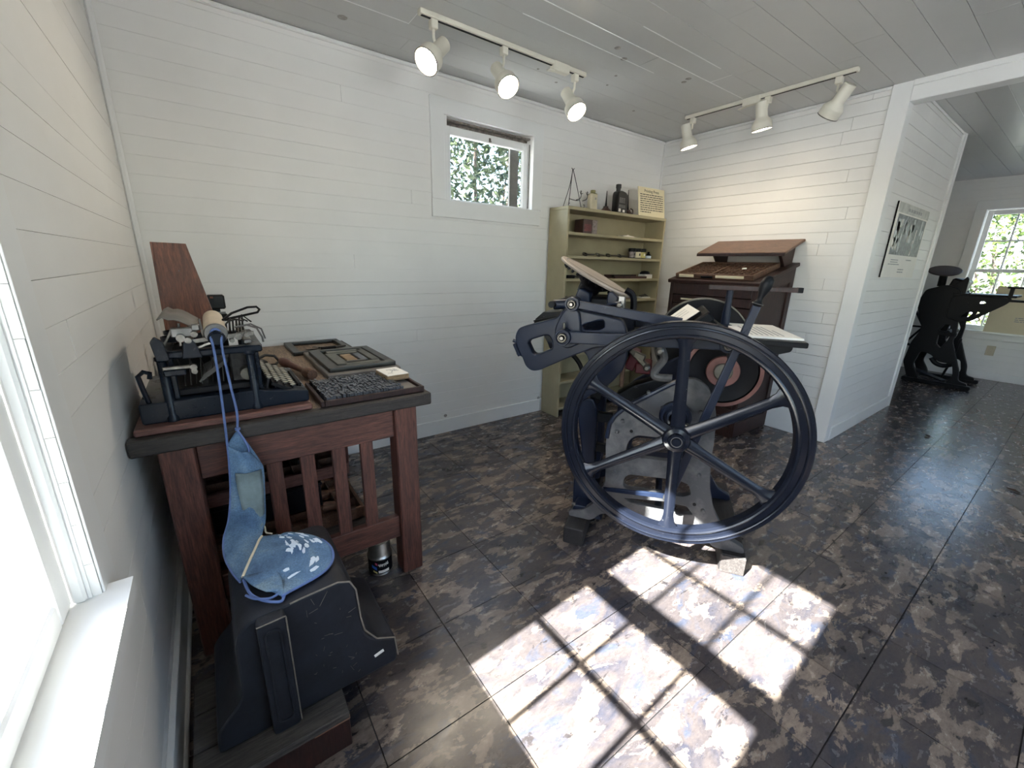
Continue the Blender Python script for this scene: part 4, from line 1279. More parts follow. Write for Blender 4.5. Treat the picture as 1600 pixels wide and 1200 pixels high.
# ---- side frames
FR = [(-0.253, 0.36), (-0.262, 0.474), (-0.26, 0.551), (-0.246, 0.587), (-0.222, 0.613), (-0.192, 0.652), (-0.039, 0.763), (0.004, 0.789), (0.060, 0.79), (0.10, 0.76), (0.129, 0.695), (0.139, 0.649),
      (0.146, 0.545), (0.145, 0.472), (0.16, 0.349), (0.185, 0.26), (0.214, 0.207), (0.262, 0.135), (0.32, 0.108), (0.325, 0.0855), (0.21, 0.0855), (0.17, 0.13), (0.056, 0.152), (-0.063, 0.149), (-0.206, 0.146),
      (-0.26, 0.128), (-0.30, 0.0855), (-0.40, 0.0855), (-0.40, 0.105), (-0.335, 0.125), (-0.292, 0.172), (-0.277, 0.241), (-0.25, 0.28)]
O1 = [(-0.181, 0.449), (-0.178, 0.488), (-0.166, 0.512), (-0.138, 0.533), (0.02, 0.54), (0.06, 0.525), (0.075, 0.46), (0.045, 0.437), (-0.073, 0.431), (-0.161, 0.426)]
O2 = [(-0.179, 0.30), (-0.174, 0.332), (-0.154, 0.349), (0.04, 0.363), (0.085, 0.35), (0.100, 0.305), (0.07, 0.288), (-0.152, 0.275), (-0.174, 0.282)]
O3 = [(-0.17, 0.232), (-0.001, 0.253), (0.09, 0.25), (0.12, 0.215), (0.06, 0.200), (-0.039, 0.205), (-0.14, 0.212)]
me = prism(fillet(FR, 0.018), [fillet(O1, 0.012), fillet(O2, 0.010), fillet(O3, 0.008)], 0.034, 0.003, 'y', 0.17, False)
link('side_frame', me, 'iron_dusty', P)
me2 = prism(fillet(FR, 0.018), [fillet(O1, 0.012), fillet(O2, 0.010), fillet(O3, 0.008)], 0.034, 0.003, 'y', 0.60, False)
link('side_frame', me2, 'iron', P)
MB().tube([(-0.262, 0.150, 0.50), (-0.256, 0.150, 0.565), (-0.235, 0.150, 0.605), (-0.192, 0.150, 0.652), (-0.039, 0.150, 0.763), (0.004, 0.150, 0.787)], 0.009, 8).build('frame_rib', 'iron', P)
BZ = [(-0.205, 0.585), (-0.222, 0.535), (-0.055, 0.665), (0.085, 0.665), (0.115, 0.60), (0.115, 0.40), (-0.22, 0.345), (0.15, 0.245), (-0.115, 0.72)]
for (u, z) in BZ:
    MB().lathe([(0.009, 0.004), (0.009, -0.005), (0.006, -0.009), (0.0001, -0.010)], (u, 0.152, z), (0, 1, 0), 12).build('bolt', 'iron_dusty', P)
for (u, z) in ((-0.165, 0.545), (0.115, 0.265)):
    MB().cyl((u, 0.151, z), (u, 0.1545, z), 0.007, n=14).build('bolt_hole', 'black', P)
# shaft bearing in front of the near frame
MB().lathe([(0.060, 0.15), (0.060, 0.125), (0.052, 0.118), (0.044, 0.118), (0.042, 0.128), (0.034, 0.128), (0.032, 0.110), (0.024, 0.108)], (-0.006, 0.0, 0.640), (0, 1, 0), 32).build('bearing_housing', 'iron', P)
for a in (100, 215, 335):
    MB().lathe([(0.007, 0.01), (0.007, -0.004), (0.0001, -0.006)], (-0.006+0.050*math.cos(math.radians(a)), 0.118, 0.640+0.050*math.sin(math.radians(a))), (0, 1, 0), 12).build('bearing_screw', 'bright_steel', P)
# cross ties
for (u, z, r) in ((-0.20, 0.39, 0.018), (0.13, 0.50, 0.018), (-0.02, 0.175, 0.016)):
    MB().cyl((u, 0.18, z), (u, 0.59, z), r, n=14).build('cross_tie', 'iron', P)
# ---- cam gear with the faded red rings
GC = (0.160, 0.798)
MB().lathe([(0.136, 0.352), (0.148, 0.352), (0.148, 0.312), (0.133, 0.312)], (GC[0], 0, GC[1]), (0, 1, 0), 64).build('gear_rim', 'redpaint', P)
MB().lathe([(0.0001, 0.350), (0.136, 0.350), (0.136, 0.325), (0.128, 0.320), (0.070, 0.330), (0.064, 0.330), (0.0001, 0.330)], (GC[0], 0, GC[1]), (0, 1, 0), 64).build('gear_web', 'black', P)
MB().lathe([(0.064, 0.332), (0.064, 0.316), (0.061, 0.313), (0.036, 0.313)], (GC[0], 0, GC[1]), (0, 1, 0), 48).build('gear_boss', 'redpaint', P)
MB().lathe([(0.036, 0.316), (0.036, 0.306), (0.032, 0.303), (0.0001, 0.303)], (GC[0], 0, GC[1]), (0, 1, 0), 32).build('gear_pin', 'bronze', P)
MB().cyl((GC[0], 0.34, GC[1]), (GC[0], 0.62, GC[1]), 0.024, n=16).build('gear_shaft', 'steel', P)
# large far gear
MB().lathe([(0.0001, 0.635), (0.205, 0.635), (0.208, 0.660), (0.196, 0.664), (0.192, 0.645), (0.0001, 0.645)], (0.085, 0, 0.860), (0, 1, 0), 64).build('far_gear', 'black', P)
MB().lathe([(0.205, 0.628), (0.211, 0.628), (0.211, 0.665), (0.205, 0.665)], (0.085, 0, 0.860), (0, 1, 0), 64, True).build('far_gear_rim', 'bronze', P)
# ---- rocker frame that carries the rollers
RK = [(-0.679, 0.915), (-0.668, 0.934), (-0.650, 0.942), (-0.504, 0.989), (-0.488, 1.011), (-0.475, 1.030), (-0.437, 1.045), (-0.41, 1.022), (-0.326, 1.011), (-0.247, 0.997), (-0.229, 0.957), (-0.225, 0.899),
      (-0.345, 0.888), (-0.442, 0.840), (-0.576, 0.767), (-0.609, 0.761), (-0.634, 0.780), (-0.644, 0.807), (-0.665, 0.842), (-0.683, 0.891)]
RO1 = [(-0.637, 0.877), (-0.624, 0.896), (-0.555, 0.922), (-0.537, 0.923), (-0.517, 0.900), (-0.513, 0.860), (-0.578, 0.827), (-0.597, 0.823), (-0.614, 0.833)]
RO2 = [(-0.405, 0.970), (-0.395, 0.979), (-0.333, 1.000), (-0.316, 1.001), (-0.307, 0.985), (-0.307, 0.964), (-0.329, 0.949), (-0.388, 0.945), (-0.401, 0.953)]
link('rocker_frame', prism(fillet(RK, 0.014), [fillet(RO1, 0.012), fillet(RO2, 0.008)], 0.050, 0.006, 'y', 0.175, False), 'iron', P)
link('rocker_frame', prism(fillet(RK, 0.014), [fillet(RO1, 0.012), fillet(RO2, 0.008)], 0.050, 0.006, 'y', 0.585, False), 'iron', P)
link('rocker_cheek', prism(fillet([(-0.512, 0.945), (-0.488, 1.005), (-0.470, 1.035), (-0.415, 1.035), (-0.405, 0.985), (-0.395, 0.900), (-0.455, 0.868), (-0.500, 0.895)], 0.02), (), 0.020, 0.006, 'y', 0.142), 'iron', P)
for (u, z) in ((-0.697, 0.876), (-0.677, 0.822)):
    MB().cyl((u-0.008, 0.175, z+0.003), (u+0.022, 0.175, z-0.006), 0.008, n=8).build('rocker_bolt', 'iron', P)
MB().bar((-0.694, 0.175, 0.868), (-0.668, 0.175, 0.815), 0.016, 0.040, up=(1, 0, 0), b=0.003).build('bolt_plate', 'iron', P)
MB().cyl((-0.545, 0.19, 0.905), (-0.545, 0.57, 0.905), 0.020, n=16).build('rocker_tie', 'iron_black', P)
# ---- connecting arms and their bosses
def arm(name, p0, p1, w0, w1, d, th):
    a = Vector((p1[0]-p0[0], p1[1]-p0[1])).normalized()
    n = Vector((-a.y, a.x))
    q = [Vector(p0)+n*w0/2, Vector(p0)-n*w0/2, Vector(p1)-n*w1/2, Vector(p1)+n*w1/2]
    return link(name, prism([(v.x, v.y) for v in q], (), th, 0.004, 'y', d), 'iron', P)
def boss(u, z, d, r, lab='pivot_boss'):
    b = MB().lathe([(r, d+0.03), (r, d-0.020), (r*0.93, d-0.026), (r*0.78, d-0.026), (r*0.72, d-0.020), (r*0.60, d-0.020), (r*0.56, d-0.030), (r*0.36, d-0.032), (r*0.34, d-0.020), (0.0001, d-0.020)], (u, 0, z), (0, 1, 0), 32).build(lab, 'iron', P)
    MB().lathe([(r*0.58, d-0.030), (r*0.50, d-0.034), (r*0.38, d-0.034)], (u, 0, z), (0, 1, 0), 28).build('washer', 'bronze', b)
    MB().lathe([(r*0.30, d-0.018), (r*0.30, d-0.038), (r*0.22, d-0.042), (0.0001, d-0.042)], (u, 0, z), (0, 1, 0), 6).build('pin_nut', 'bright_steel', b)
arm('pull_arm', (-0.464, 0.924), (0.131, 0.943), 0.048, 0.038, 0.105, 0.024)
arm('upper_arm', (-0.438, 1.056), (-0.03, 1.005), 0.030, 0.040, 0.125, 0.024)
boss(-0.464, 0.924, 0.105, 0.033)
boss(-0.438, 1.056, 0.125, 0.029)
boss(0.131, 0.943, 0.105, 0.027)
boss(-0.464, 0.924, 0.66, 0.033)
MB().cyl((-0.464, 0.09, 0.924), (-0.464, 0.66, 0.924), 0.016, n=14).build('rocker_shaft', 'steel', P)
arm('pull_arm', (-0.464, 0.924), (0.131, 0.943), 0.048, 0.038, 0.66, 0.024)
MB().lathe([(0.004, 0), (0.006, 0.004), (0.006, 0.022), (0.0045, 0.026), (0.0001, 0.027)], (-0.464, 0.10, 0.956), (0, 0, 1), 10).build('oil_cup', 'bronze', P)
# ---- bed casting and rear column
BL = [(-0.403, 0.851), (-0.355, 0.878), (-0.222, 0.887), (-0.216, 0.843), (-0.226, 0.790), (-0.267, 0.729), (-0.320, 0.678), (-0.36, 0.655), (-0.415, 0.60), (-0.405, 0.70), (-0.388, 0.771), (-0.375, 0.805), (-0.381, 0.832)]
link('bed_bracket', prism(fillet(BL, 0.014), (), 0.045, 0.007, 'y', 0.235), 'iron', P)
link('bed_bracket', prism(fillet(BL, 0.014), (), 0.045, 0.007, 'y', 0.545), 'iron', P)
MB().box((-0.30, 0.39, 0.76), (0.055, 0.29, 0.26), Matrix.Rotation(0.30, 3, 'Y'), 0.006).build('bed', 'iron_black', P)
RC = [(-0.415, 0.580), (-0.407, 0.616), (-0.388, 0.633), (-0.345, 0.637), (-0.329, 0.602), (-0.322, 0.549), (-0.319, 0.453), (-0.312, 0.263), (-0.318, 0.10), (-0.405, 0.086), (-0.408, 0.22), (-0.392, 0.32), (-0.378, 0.364)]
link('rear_column', prism(fillet(RC, 0.014), (), 0.05, 0.008, 'y', 0.265), 'iron', P)
link('rear_column', prism(fillet(RC, 0.014), (), 0.05, 0.008, 'y', 0.545), 'iron', P)
MB().box((-0.29, 0.265, 0.55), (0.07, 0.03, 0.045), None, 0.004).box((-0.29, 0.265, 0.40), (0.08, 0.03, 0.04), None, 0.004).build('column_strut', 'iron_black', P)
MB().box((-0.365, 0.405, 0.58), (0.03, 0.24, 0.07), None, 0.004).build('rear_crossbar', 'iron_black', P)
MB().tube(crv([(-0.500, 0.35, 0.820), (-0.472, 0.35, 0.802), (-0.445, 0.35, 0.775), (-0.426, 0.35, 0.742), (-0.41, 0.35, 0.69), (-0.39, 0.35, 0.64)], 20), 0.011, 8).build('curved_rod', 'iron_black', P)
link('foot_web', prism(fillet([(-0.40, 0.0855), (-0.25, 0.0855), (-0.27, 0.115), (-0.33, 0.14), (-0.38, 0.14)], 0.01), (), 0.09, 0.006, 'y', 0.21), 'iron', P)
MB().lathe([(0.010, 0), (0.010, 0.008), (0.006, 0.012), (0.0001, 0.013)], (-0.385, 0.16, 0.140), (0, 0, 1), 6).build('foot_bolt', 'steel', P)
# ---- ink disc and its bracket
ang = math.atan2(1.241-1.077, -0.56+0.245)
dn = Vector((math.sin(math.radians(27.5)), -0.0, math.cos(math.radians(27.5))))
DCN = Vector((-0.402, 0.42, 1.156))
MB().lathe([(0.0001, -0.010), (0.165, -0.010), (0.176, -0.007), (0.179, 0.0), (0.176, 0.006), (0.0001, 0.007)], DCN, dn, 72).build('ink_disc', 'disc', P, 25)
MB().lathe([(0.150, 0.0072), (0.153, 0.0084), (0.156, 0.0072)], DCN, dn, 64).build('disc_ring', 'bronze', P)
MB().lathe([(0.0001, -0.09), (0.045, -0.09), (0.05, -0.05), (0.09, -0.022), (0.10, -0.011), (0.0001, -0.011)], DCN, dn, 28).build('disc_boss', 'black', P)
for k in range(28):
    a = 2*math.pi*k/28
    e1 = dn.orthogonal().normalized()
    e2 = dn.cross(e1)
    c = DCN-dn*0.018+(e1*math.cos(a)+e2*math.sin(a))*0.145
    MB().box(c, (0.012, 0.012, 0.012), Matrix.Rotation(a, 3, dn), 0.002).build('ratchet_tooth', 'black', P)
link('disc_bracket', prism(fillet([(-0.470, 1.045), (-0.446, 1.113), (-0.398, 1.093), (-0.395, 1.040)], 0.01), (), 0.09, 0.006, 'y', 0.30), 'iron', P)
link('disc_bracket', prism(fillet([(-0.325, 1.055), (-0.322, 1.095), (-0.308, 1.106), (-0.276, 1.082), (-0.283, 1.040)], 0.008), (), 0.07, 0.006, 'y', 0.28), 'iron', P)
MB().box((-0.36, 0.40, 1.035), (0.13, 0.20, 0.08), None, 0.010).build('disc_carrier', 'black', P)
MB().box((-0.262, 0.25, 1.062), (0.028, 0.05, 0.055), None, 0.004).build('carrier_cap', 'steel', P)
MB().lathe([(0.012, 0.02), (0.012, -0.012), (0.007, -0.016), (0.0001, -0.016)], (-0.268, 0.222, 1.052), (0, 1, 0), 14).build('carrier_screw', 'bright_steel', P)
MB().tube([(-0.350, 0.22, 1.035), (-0.30, 0.22, 1.055), (-0.262, 0.22, 1.062)], 0.006, 8).build('pawl_rod', 'iron', P)
MB().tube(crv([(-0.262, 0.38, 1.105), (-0.232, 0.38, 1.085), (-0.222, 0.38, 1.04), (-0.228, 0.38, 0.99)], 14), 0.014, 8).build('guard_bow', 'black', P)
MB().cyl((-0.535, 0.205, 1.042), (-0.44, 0.205, 1.050), 0.021, n=16).build('roller_socket', 'iron', P)
MB().cyl((-0.536, 0.16, 1.045), (-0.536, 0.56, 1.045), 0.014, n=14).build('saddle_bar', 'iron_black', P)
link('grip_plate', prism([(-0.663, 0.930), (-0.650, 0.962), (-0.615, 0.994), (-0.520, 1.003), (-0.530, 0.970)], (), 0.20, 0.004, 'y', 0.42), 'iron_black', P)
MB().bar((-0.655, 0.31, 0.952), (-0.53, 0.31, 0.985), 0.006, 0.012, b=0.001).build('grip_bar', 'iron_black', P)
# ---- platen with tilted face, levers inside the press
MB().box((0.008, 0.40, 0.968), (0.040, 0.34, 0.19), Matrix.Rotation(math.radians(49), 3, 'Y'), 0.006).build('platen', 'iron_black', P)
MB().tube(crv([(-0.091, 0.30, 0.880), (-0.072, 0.30, 0.835), (-0.096, 0.30, 0.790), (-0.104, 0.30, 0.762), (-0.085, 0.30, 0.750), (-0.03, 0.30, 0.752)], 22), 0.017, 10).build('platen_lever', 'iron_dusty', P)
MB().lathe([(0.016, 0.03), (0.016, -0.02), (0.009, -0.025), (0.0001, -0.025)], (-0.092, 0.285, 0.868), (0, 1, 0), 16).build('lever_pin', 'steel', P)
MB().lathe([(0.015, 0.03), (0.015, -0.02), (0.008, -0.026), (0.0001, -0.026)], (-0.138, 0.36, 0.775), (0, 1, 0), 16).build('lever_pin', 'steel', P)
MB().bar((-0.215, 0.37, 0.845), (-0.14, 0.37, 0.776), 0.022, 0.02, b=0.004).bar((-0.20, 0.37, 0.830), (-0.15, 0.37, 0.812), 0.03, 0.024, b=0.005).build('gripper_link', 'bronze', P)
MB().box((-0.205, 0.45, 0.79), (0.045, 0.12, 0.09), Matrix.Rotation(0.3, 3, 'Y'), 0.006).box((-0.155, 0.45, 0.760), (0.07, 0.12, 0.05), None, 0.006).build('red_guard', 'redcloth', P)
MB().box((-0.235, 0.30, 0.755), (0.016, 0.05, 0.12), None, 0.003).build('wood_packing', 'casewood', P)
link('bed_arm', prism(fillet([(-0.26, 0.64), (-0.18, 0.70), (-0.10, 0.735), (-0.03, 0.735), (-0.04, 0.66), (-0.15, 0.62), (-0.24, 0.60)], 0.012), (), 0.10, 0.006, 'y', 0.36), 'iron_black', P)
# ---- throw-off lever, treadle link
arm('throw_off_lever', (0.007, 0.317), (0.198, 1.094), 0.034, 0.026, 0.078, 0.014)
MB().lathe([(0.020, 0.095), (0.020, 0.062), (0.015, 0.056), (0.0001, 0.056)], (0.007, 0, 0.317), (0, 1, 0), 20).build('lever_pivot', 'steel', P)
ld = Vector((0.191, 0, 0.777)).normalized()
MB().lathe([(0.012, -0.006), (0.017, 0.0), (0.017, 0.005), (0.011, 0.010), (0.0085, 0.018), (0.0095, 0.026), (0.017, 0.050), (0.0195, 0.068), (0.017, 0.085), (0.009, 0.095), (0.0001, 0.097)], Vector((0.196, 0.078, 1.090)), ld, 24).build('lever_handle', 'iron_black', P)
MB().lathe([(0.0175, 0.001), (0.0185, 0.0025), (0.0175, 0.004)], Vector((0.196, 0.078, 1.090)), ld, 24).build('ferrule', 'steel', P)
arm('treadle_link', (-0.25, 0.297), (0.007, 0.320), 0.018, 0.022, 0.078, 0.012)
# ---- feed board, post and gauge arm
MB().box((0.275, 0.44, 0.944), (0.26, 0.46, 0.020), None, 0.003).build('feed_board', 'iron_black', P)
link('feed_bracket', prism(fillet([(0.15, 0.933), (0.37, 0.933), (0.366, 0.912), (0.325, 0.898), (0.24, 0.905), (0.16, 0.86)], 0.008), (), 0.03, 0.004, 'y', 0.26), 'iron_black', P)
link('feed_bracket', prism(fillet([(0.15, 0.933), (0.37, 0.933), (0.366, 0.912), (0.325, 0.898), (0.24, 0.905), (0.16, 0.86)], 0.008), (), 0.03, 0.004, 'y', 0.60), 'iron_black', P)
MB().lathe([(0.040, 0.0), (0.040, 0.006), (0.018, 0.012), (0.017, 0.06), (0.013, 0.10), (0.014, 0.165), (0.0001, 0.165)], (0.168, 0.55, 0.954), (0, 0, 1), 18).build('gauge_post', 'iron', P)
MB().bar((0.080, 0.55, 1.124), (0.434, 0.55, 1.124), 0.020, 0.030, b=0.002).build('gauge_arm', 'cab', P)
MB().bar((0.418, 0.55, 1.124), (0.438, 0.55, 1.124), 0.0215, 0.032, b=0.002).build('arm_tip', 'black', P)
MB().tube([(0.105, 0.45, 0.995), (0.15, 0.46, 0.965)], 0.004, 6).build('gauge_pin', 'bronze', P)

def upoint(u, w, z):
    return PO+Vector((u*math.cos(AZ)-w*math.sin(AZ), u*math.sin(AZ)+w*math.cos(AZ), z))
def word_lines(par, x0, x1, ys, h, z, mat, seed, axis='xy', fill=0.9, last=1.0):
    """rows of small word-shaped print marks, too small to read"""
    rr = random.Random(seed)
    mb = MB()
    for i, yv in enumerate(ys):
        end = x1 if i < len(ys)-1 else x0+(x1-x0)*last
        x = x0
        while x < end:
            wd = rr.uniform(1.5, 6)*h
            wd = min(wd, end-x)
            if axis == 'xy':
                mb.box((x+wd/2, yv, z), (wd, h, 0.0004))
            else:
                mb.box((x+wd/2, z, yv), (wd, 0.0004, h))
            x += wd+h*0.8
    o = mb.build('print_lines', mat, par, None)
    return o
t = thing('printed_sheet', 'white printed sheet lying on the feed board of the press', 'paper', upoint(0.285, 0.445, 0.9545), AZ+0.06)
MB().box((0, 0, 0.004), (0.205, 0.395, 0.008), None, 0.001).build('sheet_pad', 'paper', t)
word_lines(t, -0.16, 0.10, [0.06-0.018*k for k in range(7)], 0.006, 0.0083, 'inkgrey', 3, last=0.6).rotation_euler = (0, 0, math.radians(90))
# tilted card on the platen
t = thing('printed_card', 'white card propped on the tilted platen of the press', 'paper', (PO.x, PO.y, 0), AZ)
CA = [Vector(v) for v in ((-0.092, 0.48, 0.969), (-0.056, 0.28, 0.961), (0.037, 0.28, 1.039), (0.001, 0.48, 1.049))]
cn = (CA[1]-CA[0]).cross(CA[3]-CA[0]).normalized()
if cn.z < 0:
    cn = -cn
def slab(pts, n, t0, t1):
    lo = [p+n*t0 for p in pts]
    hi = [p+n*t1 for p in pts]
    return MB().add(lo+hi, [(3, 2, 1, 0), (4, 5, 6, 7), (0, 1, 5, 4), (1, 2, 6, 5), (2, 3, 7, 6), (3, 0, 4, 7)])
slab(CA, cn, 0.0, 0.002).build('card_sheet', 'paper', t, None)
cc = sum(CA, Vector())/4
slab([cc+(p-cc)*1.03 for p in CA], cn, -0.010, -0.0005).build('card_backing', 'black', t, None)
for k in range(3):
    a = CA[0].lerp(CA[1], 0.25+0.18*k)
    b = CA[3].lerp(CA[2], 0.25+0.18*k)
    MB().bar(a.lerp(b, 0.30)+cn*0.0022, a.lerp(b, 0.80)+cn*0.0022, 0.0004, 0.004, up=cn).build('print_line', 'inkgrey', t, None)

# ================================================================== TYPE CABINET
CX0, CX1, CY0, CY1 = 3.195, 3.715, -1.250, -0.605
t = thing('type_cabinet', 'dark wood type cabinet with a sloping top and open type case, by the right wall', 'cabinet', (0, 0, 0))
SL = (1.262-1.120)/(3.735-3.175)
def zt(x):
    return 1.120+(x-3.175)*SL
side = [(CX0, 0.0), (CX1, 0.0), (CX1, zt(CX1)-0.026), (CX0, zt(CX0)-0.026)]
for yy in (CY0+0.012, CY1-0.012):
    link('side_panel', prism(side, (), 0.024, 0.002, 'y', yy), 'cab', t)
    inset = [(CX0+0.07, 0.12), (CX1-0.06, 0.12), (CX1-0.06, zt(CX1-0.06)-0.12), (CX0+0.07, zt(CX0+0.07)-0.12)]
    fr = [(CX0+0.004, 0.01), (CX1-0.004, 0.01), (CX1-0.004, zt(CX1)-0.03), (CX0+0.004, zt(CX0)-0.03)]
    link('panel_frame', prism(fr, [list(reversed(inset))], 0.012, 0.002, 'y', yy+(-0.0175 if yy < -1 else 0.0175)), 'cab', t)
MB().box((CX1-0.012, (CY0+CY1)/2, 0.60), (0.02, CY1-CY0-0.05, 1.18)).build('back_panel', 'cab', t)
MB().box(((CX0+CX1)/2, (CY0+CY1)/2, 0.04), (CX1-CX0-0.02, CY1-CY0-0.05, 0.08), None, 0.002).build('plinth', 'cab', t)
Rs = Matrix.Rotation(-math.atan(SL), 3, 'Y')
MB().box((3.455, -0.9275, zt(3.455)-0.013), (0.580, 0.690, 0.026), Rs, 0.004).build('sloping_top', 'cab', t)
MB().box((CX0+0.006, -0.9275, 1.055), (0.020, 0.595, 0.085), None, 0.002).build('frieze', 'cab', t)
nd = 14
for k in range(nd):
    z0 = 0.09+k*(0.92/nd)
    d = MB().box((CX0+0.012, -0.9275, z0+0.92/nd/2), (0.022, 0.590, 0.92/nd-0.006), None, 0.002).build('drawer', 'cab', t)
    MB().box((CX0-0.0005, -0.755, z0+0.034), (0.004, 0.115, 0.016), None, 0.001).build('label_holder', 'bronze', d)
    MB().box((CX0-0.0032, -0.755, z0+0.034), (0.002, 0.10, 0.011)).build('paper_tag', 'cream', d)
    MB().box((CX0-0.006, -1.02, z0+0.034), (0.014, 0.09, 0.010), None, 0.003).build('drawer_pull', 'bronze', d)
# copy board above
for yy in (-0.735, -1.215):
    link('board_bracket', prism([(3.60, zt(3.60)+0.001), (3.715, zt(3.715)+0.001), (3.725, 1.40), (3.50, 1.322)], (), 0.022, 0.002, 'y', yy), 'cab', t)
tilt = math.atan2(1.412-1.312, 3.735-3.450)
MB().box((3.592, -0.955, 1.366), (0.302, 0.640, 0.018), Matrix.Rotation(-tilt, 3, 'Y'), 0.003).build('copy_board', 'cablid', t)
MB().bar((3.448, -1.276, 1.309), (3.448, -0.634, 1.309), 0.022, 0.014, b=0.002).build('board_lip', 'cab', t)
MB().box((3.728, -0.975, 1.290), (0.004, 0.44, 0.05)).build('gap_board', 'wall', t)

c = thing('type_case', 'open wooden type case full of sorts on top of the dark cabinet', 'type case', (3.395, -0.915, zt(3.395)+0.0012), 0)
c.rotation_euler = (0, -math.atan(SL), 0)
X, Y, H = 0.375, 0.585, 0.036
MB().box((0, 0, 0.003), (X-0.02, Y-0.02, 0.006)).build('case_bottom', 'casewood', c)
for s in (-1, 1):
    MB().box((s*(X/2-0.006), 0, H/2), (0.012, Y, H), None, 0.002).build('case_rail', 'casewood', c)
    MB().box((0, s*(Y/2-0.006), H/2), (X-0.024, 0.012, H), None, 0.002).build('case_end', 'casewood', c)
MB().box((0, 0.02, H/2), (X-0.024, 0.014, H-0.004), None, 0.002).build('centre_bar', 'casewood', c)
MB().box((-X/2-0.003, 0.20, 0.020), (0.006, 0.12, 0.020), None, 0.001).build('case_label', 'cream', c)
MB().box((-X/2-0.003, -0.13, 0.020), (0.006, 0.20, 0.018), None, 0.001).build('case_label', 'cream', c)
MB().box((-X/2-0.006, 0.035, 0.016), (0.012, 0.09, 0.016), None, 0.003).build('case_pull', 'black', c)
d = MB()
rr = random.Random(31)
so_ = MB()
for half in (-1, 1):
    yA, yB = (-Y/2+0.012, 0.013) if half < 0 else (0.027, Y/2-0.012)
    nxx, nyy = 8, 8
    for i in range(1, nxx):
        d.box((-X/2+0.012+(X-0.024)*i/nxx, (yA+yB)/2, 0.018), (0.003, yB-yA, 0.024))
    for j in range(1, nyy):
        d.box((0, yA+(yB-yA)*j/nyy, 0.018), (X-0.024, 0.003, 0.024))
    for i in range(nxx):
        for j in range(nyy):
            cx_, cy_ = -X/2+0.012+(X-0.024)*(i+0.5)/nxx, yA+(yB-yA)*(j+0.5)/nyy
            for _ in range(7):
                so_.box((cx_+rr.uniform(-0.014, 0.014), cy_+rr.uniform(-0.011, 0.011), 0.012+rr.uniform(0, 0.012)), (0.018, 0.004, 0.004), Matrix.Rotation(rr.uniform(0, 3.1), 3, 'Z') @ Matrix.Rotation(rr.uniform(-0.4, 0.4), 3, 'Y'))
o = d.build('compartment_dividers', 'casewood', c, None)
o['kind'] = 'stuff'
o = so_.build('type_sorts', simple('brown_old_type', (0.20, 0.145, 0.095), 0.5, 0.3, 0.6, 120), c, None)
o['kind'] = 'stuff'
o = MB().box((0, 0, 0.004), (0.020, 0.030, 0.008), Matrix.Rotation(0.4, 3, 'Z'), 0.001).build('white_tag', 'paper', None, None, None)
o.location = (3.40, -1.045, zt(3.40)+0.029)
o.rotation_euler = (0, -math.atan(SL), 0)
tag(o, 'tiny white tag lying on the sorts of the open type case', 'tag')

# ================================================================== BOOKSHELF
BX0, BX1, BD, BT = 2.412, 3.580, 0.205, 1.616
t = thing('open_bookshelf', 'olive painted open wooden bookshelf against the back wall', 'bookshelf', (0, 0, 0))
for x in (BX0+0.010, BX1-0.010):
    MB().box((x, -BD/2-0.014, (BT-0.024)/2), (0.020, BD-0.002, BT-0.024), None, 0.002).build('side_board', 'olive', t)
MB().box(((BX0+BX1)/2, -BD/2-0.014, BT-0.012), (BX1-BX0, BD+0.002, 0.024), None, 0.003).build('top_board', 'olive', t)
MB().box(((BX0+BX1)/2, -0.0165, BT/2), (BX1-BX0-0.04, 0.006, BT-0.03)).build('back_panel', 'olive', t)
SH = [1.441, 1.275, 1.107, 0.933, 0.74, 0.52, 0.30, 0.08]
for z in SH:
    MB().box(((BX0+BX1)/2, -BD/2-0.016, z-0.010), (BX1-BX0-0.040, BD-0.008, 0.020), None, 0.002).build('shelf', 'olive', t)
ST = BT+0.0005
# easel of black wire
t = thing('wire_easel', 'little black wire easel with scroll feet on top of the bookshelf', 'easel', (2.505, -0.115, ST+0.003))
MB().tube(crv([(0.015, -0.03, 0.26), (0.004, -0.028, 0.252), (-0.004, -0.03, 0.235), (-0.035, -0.05, 0.09), (-0.052, -0.06, 0.004), (-0.066, -0.075, 0.004), (-0.066, -0.08, 0.016), (-0.056, -0.076, 0.018)], 30), 0.0028, 6).build('front_leg', 'wire', t)
MB().tube(crv([(-0.012, -0.03, 0.26), (0.0, -0.028, 0.252), (0.010, -0.03, 0.235), (0.052, -0.05, 0.09), (0.075, -0.06, 0.004), (0.090, -0.075, 0.004), (0.090, -0.08, 0.016), (0.080, -0.076, 0.018)], 30), 0.0028, 6).build('front_leg', 'wire', t)
MB().tube(crv([(0.0, -0.028, 0.240), (0.002, 0.0, 0.14), (0.002, 0.06, 0.004)], 16), 0.0028, 6).build('rear_leg', 'wire', t)
MB().tube(crv([(-0.042, -0.055, 0.05), (0.01, -0.07, 0.042), (0.062, -0.055, 0.05)], 12), 0.0026, 6).build('cross_wire', 'wire', t)
for sx in (0.04, 0.105):
    MB().tube(crv([(sx-0.03, -0.07, 0.045), (sx-0.008, -0.085, 0.055), (sx, -0.09, 0.075), (sx-0.005, -0.09, 0.11)], 12), 0.0030, 6).build('hook', 'wire', t)
    for k in range(3):
        a = 0.9*k-0.6
        MB().tube([(sx-0.005, -0.09, 0.085), (sx-0.005+0.022*math.sin(a), -0.09, 0.085+0.022*math.cos(a))], 0.0022, 5).build('leaf_scroll', 'wire', t)
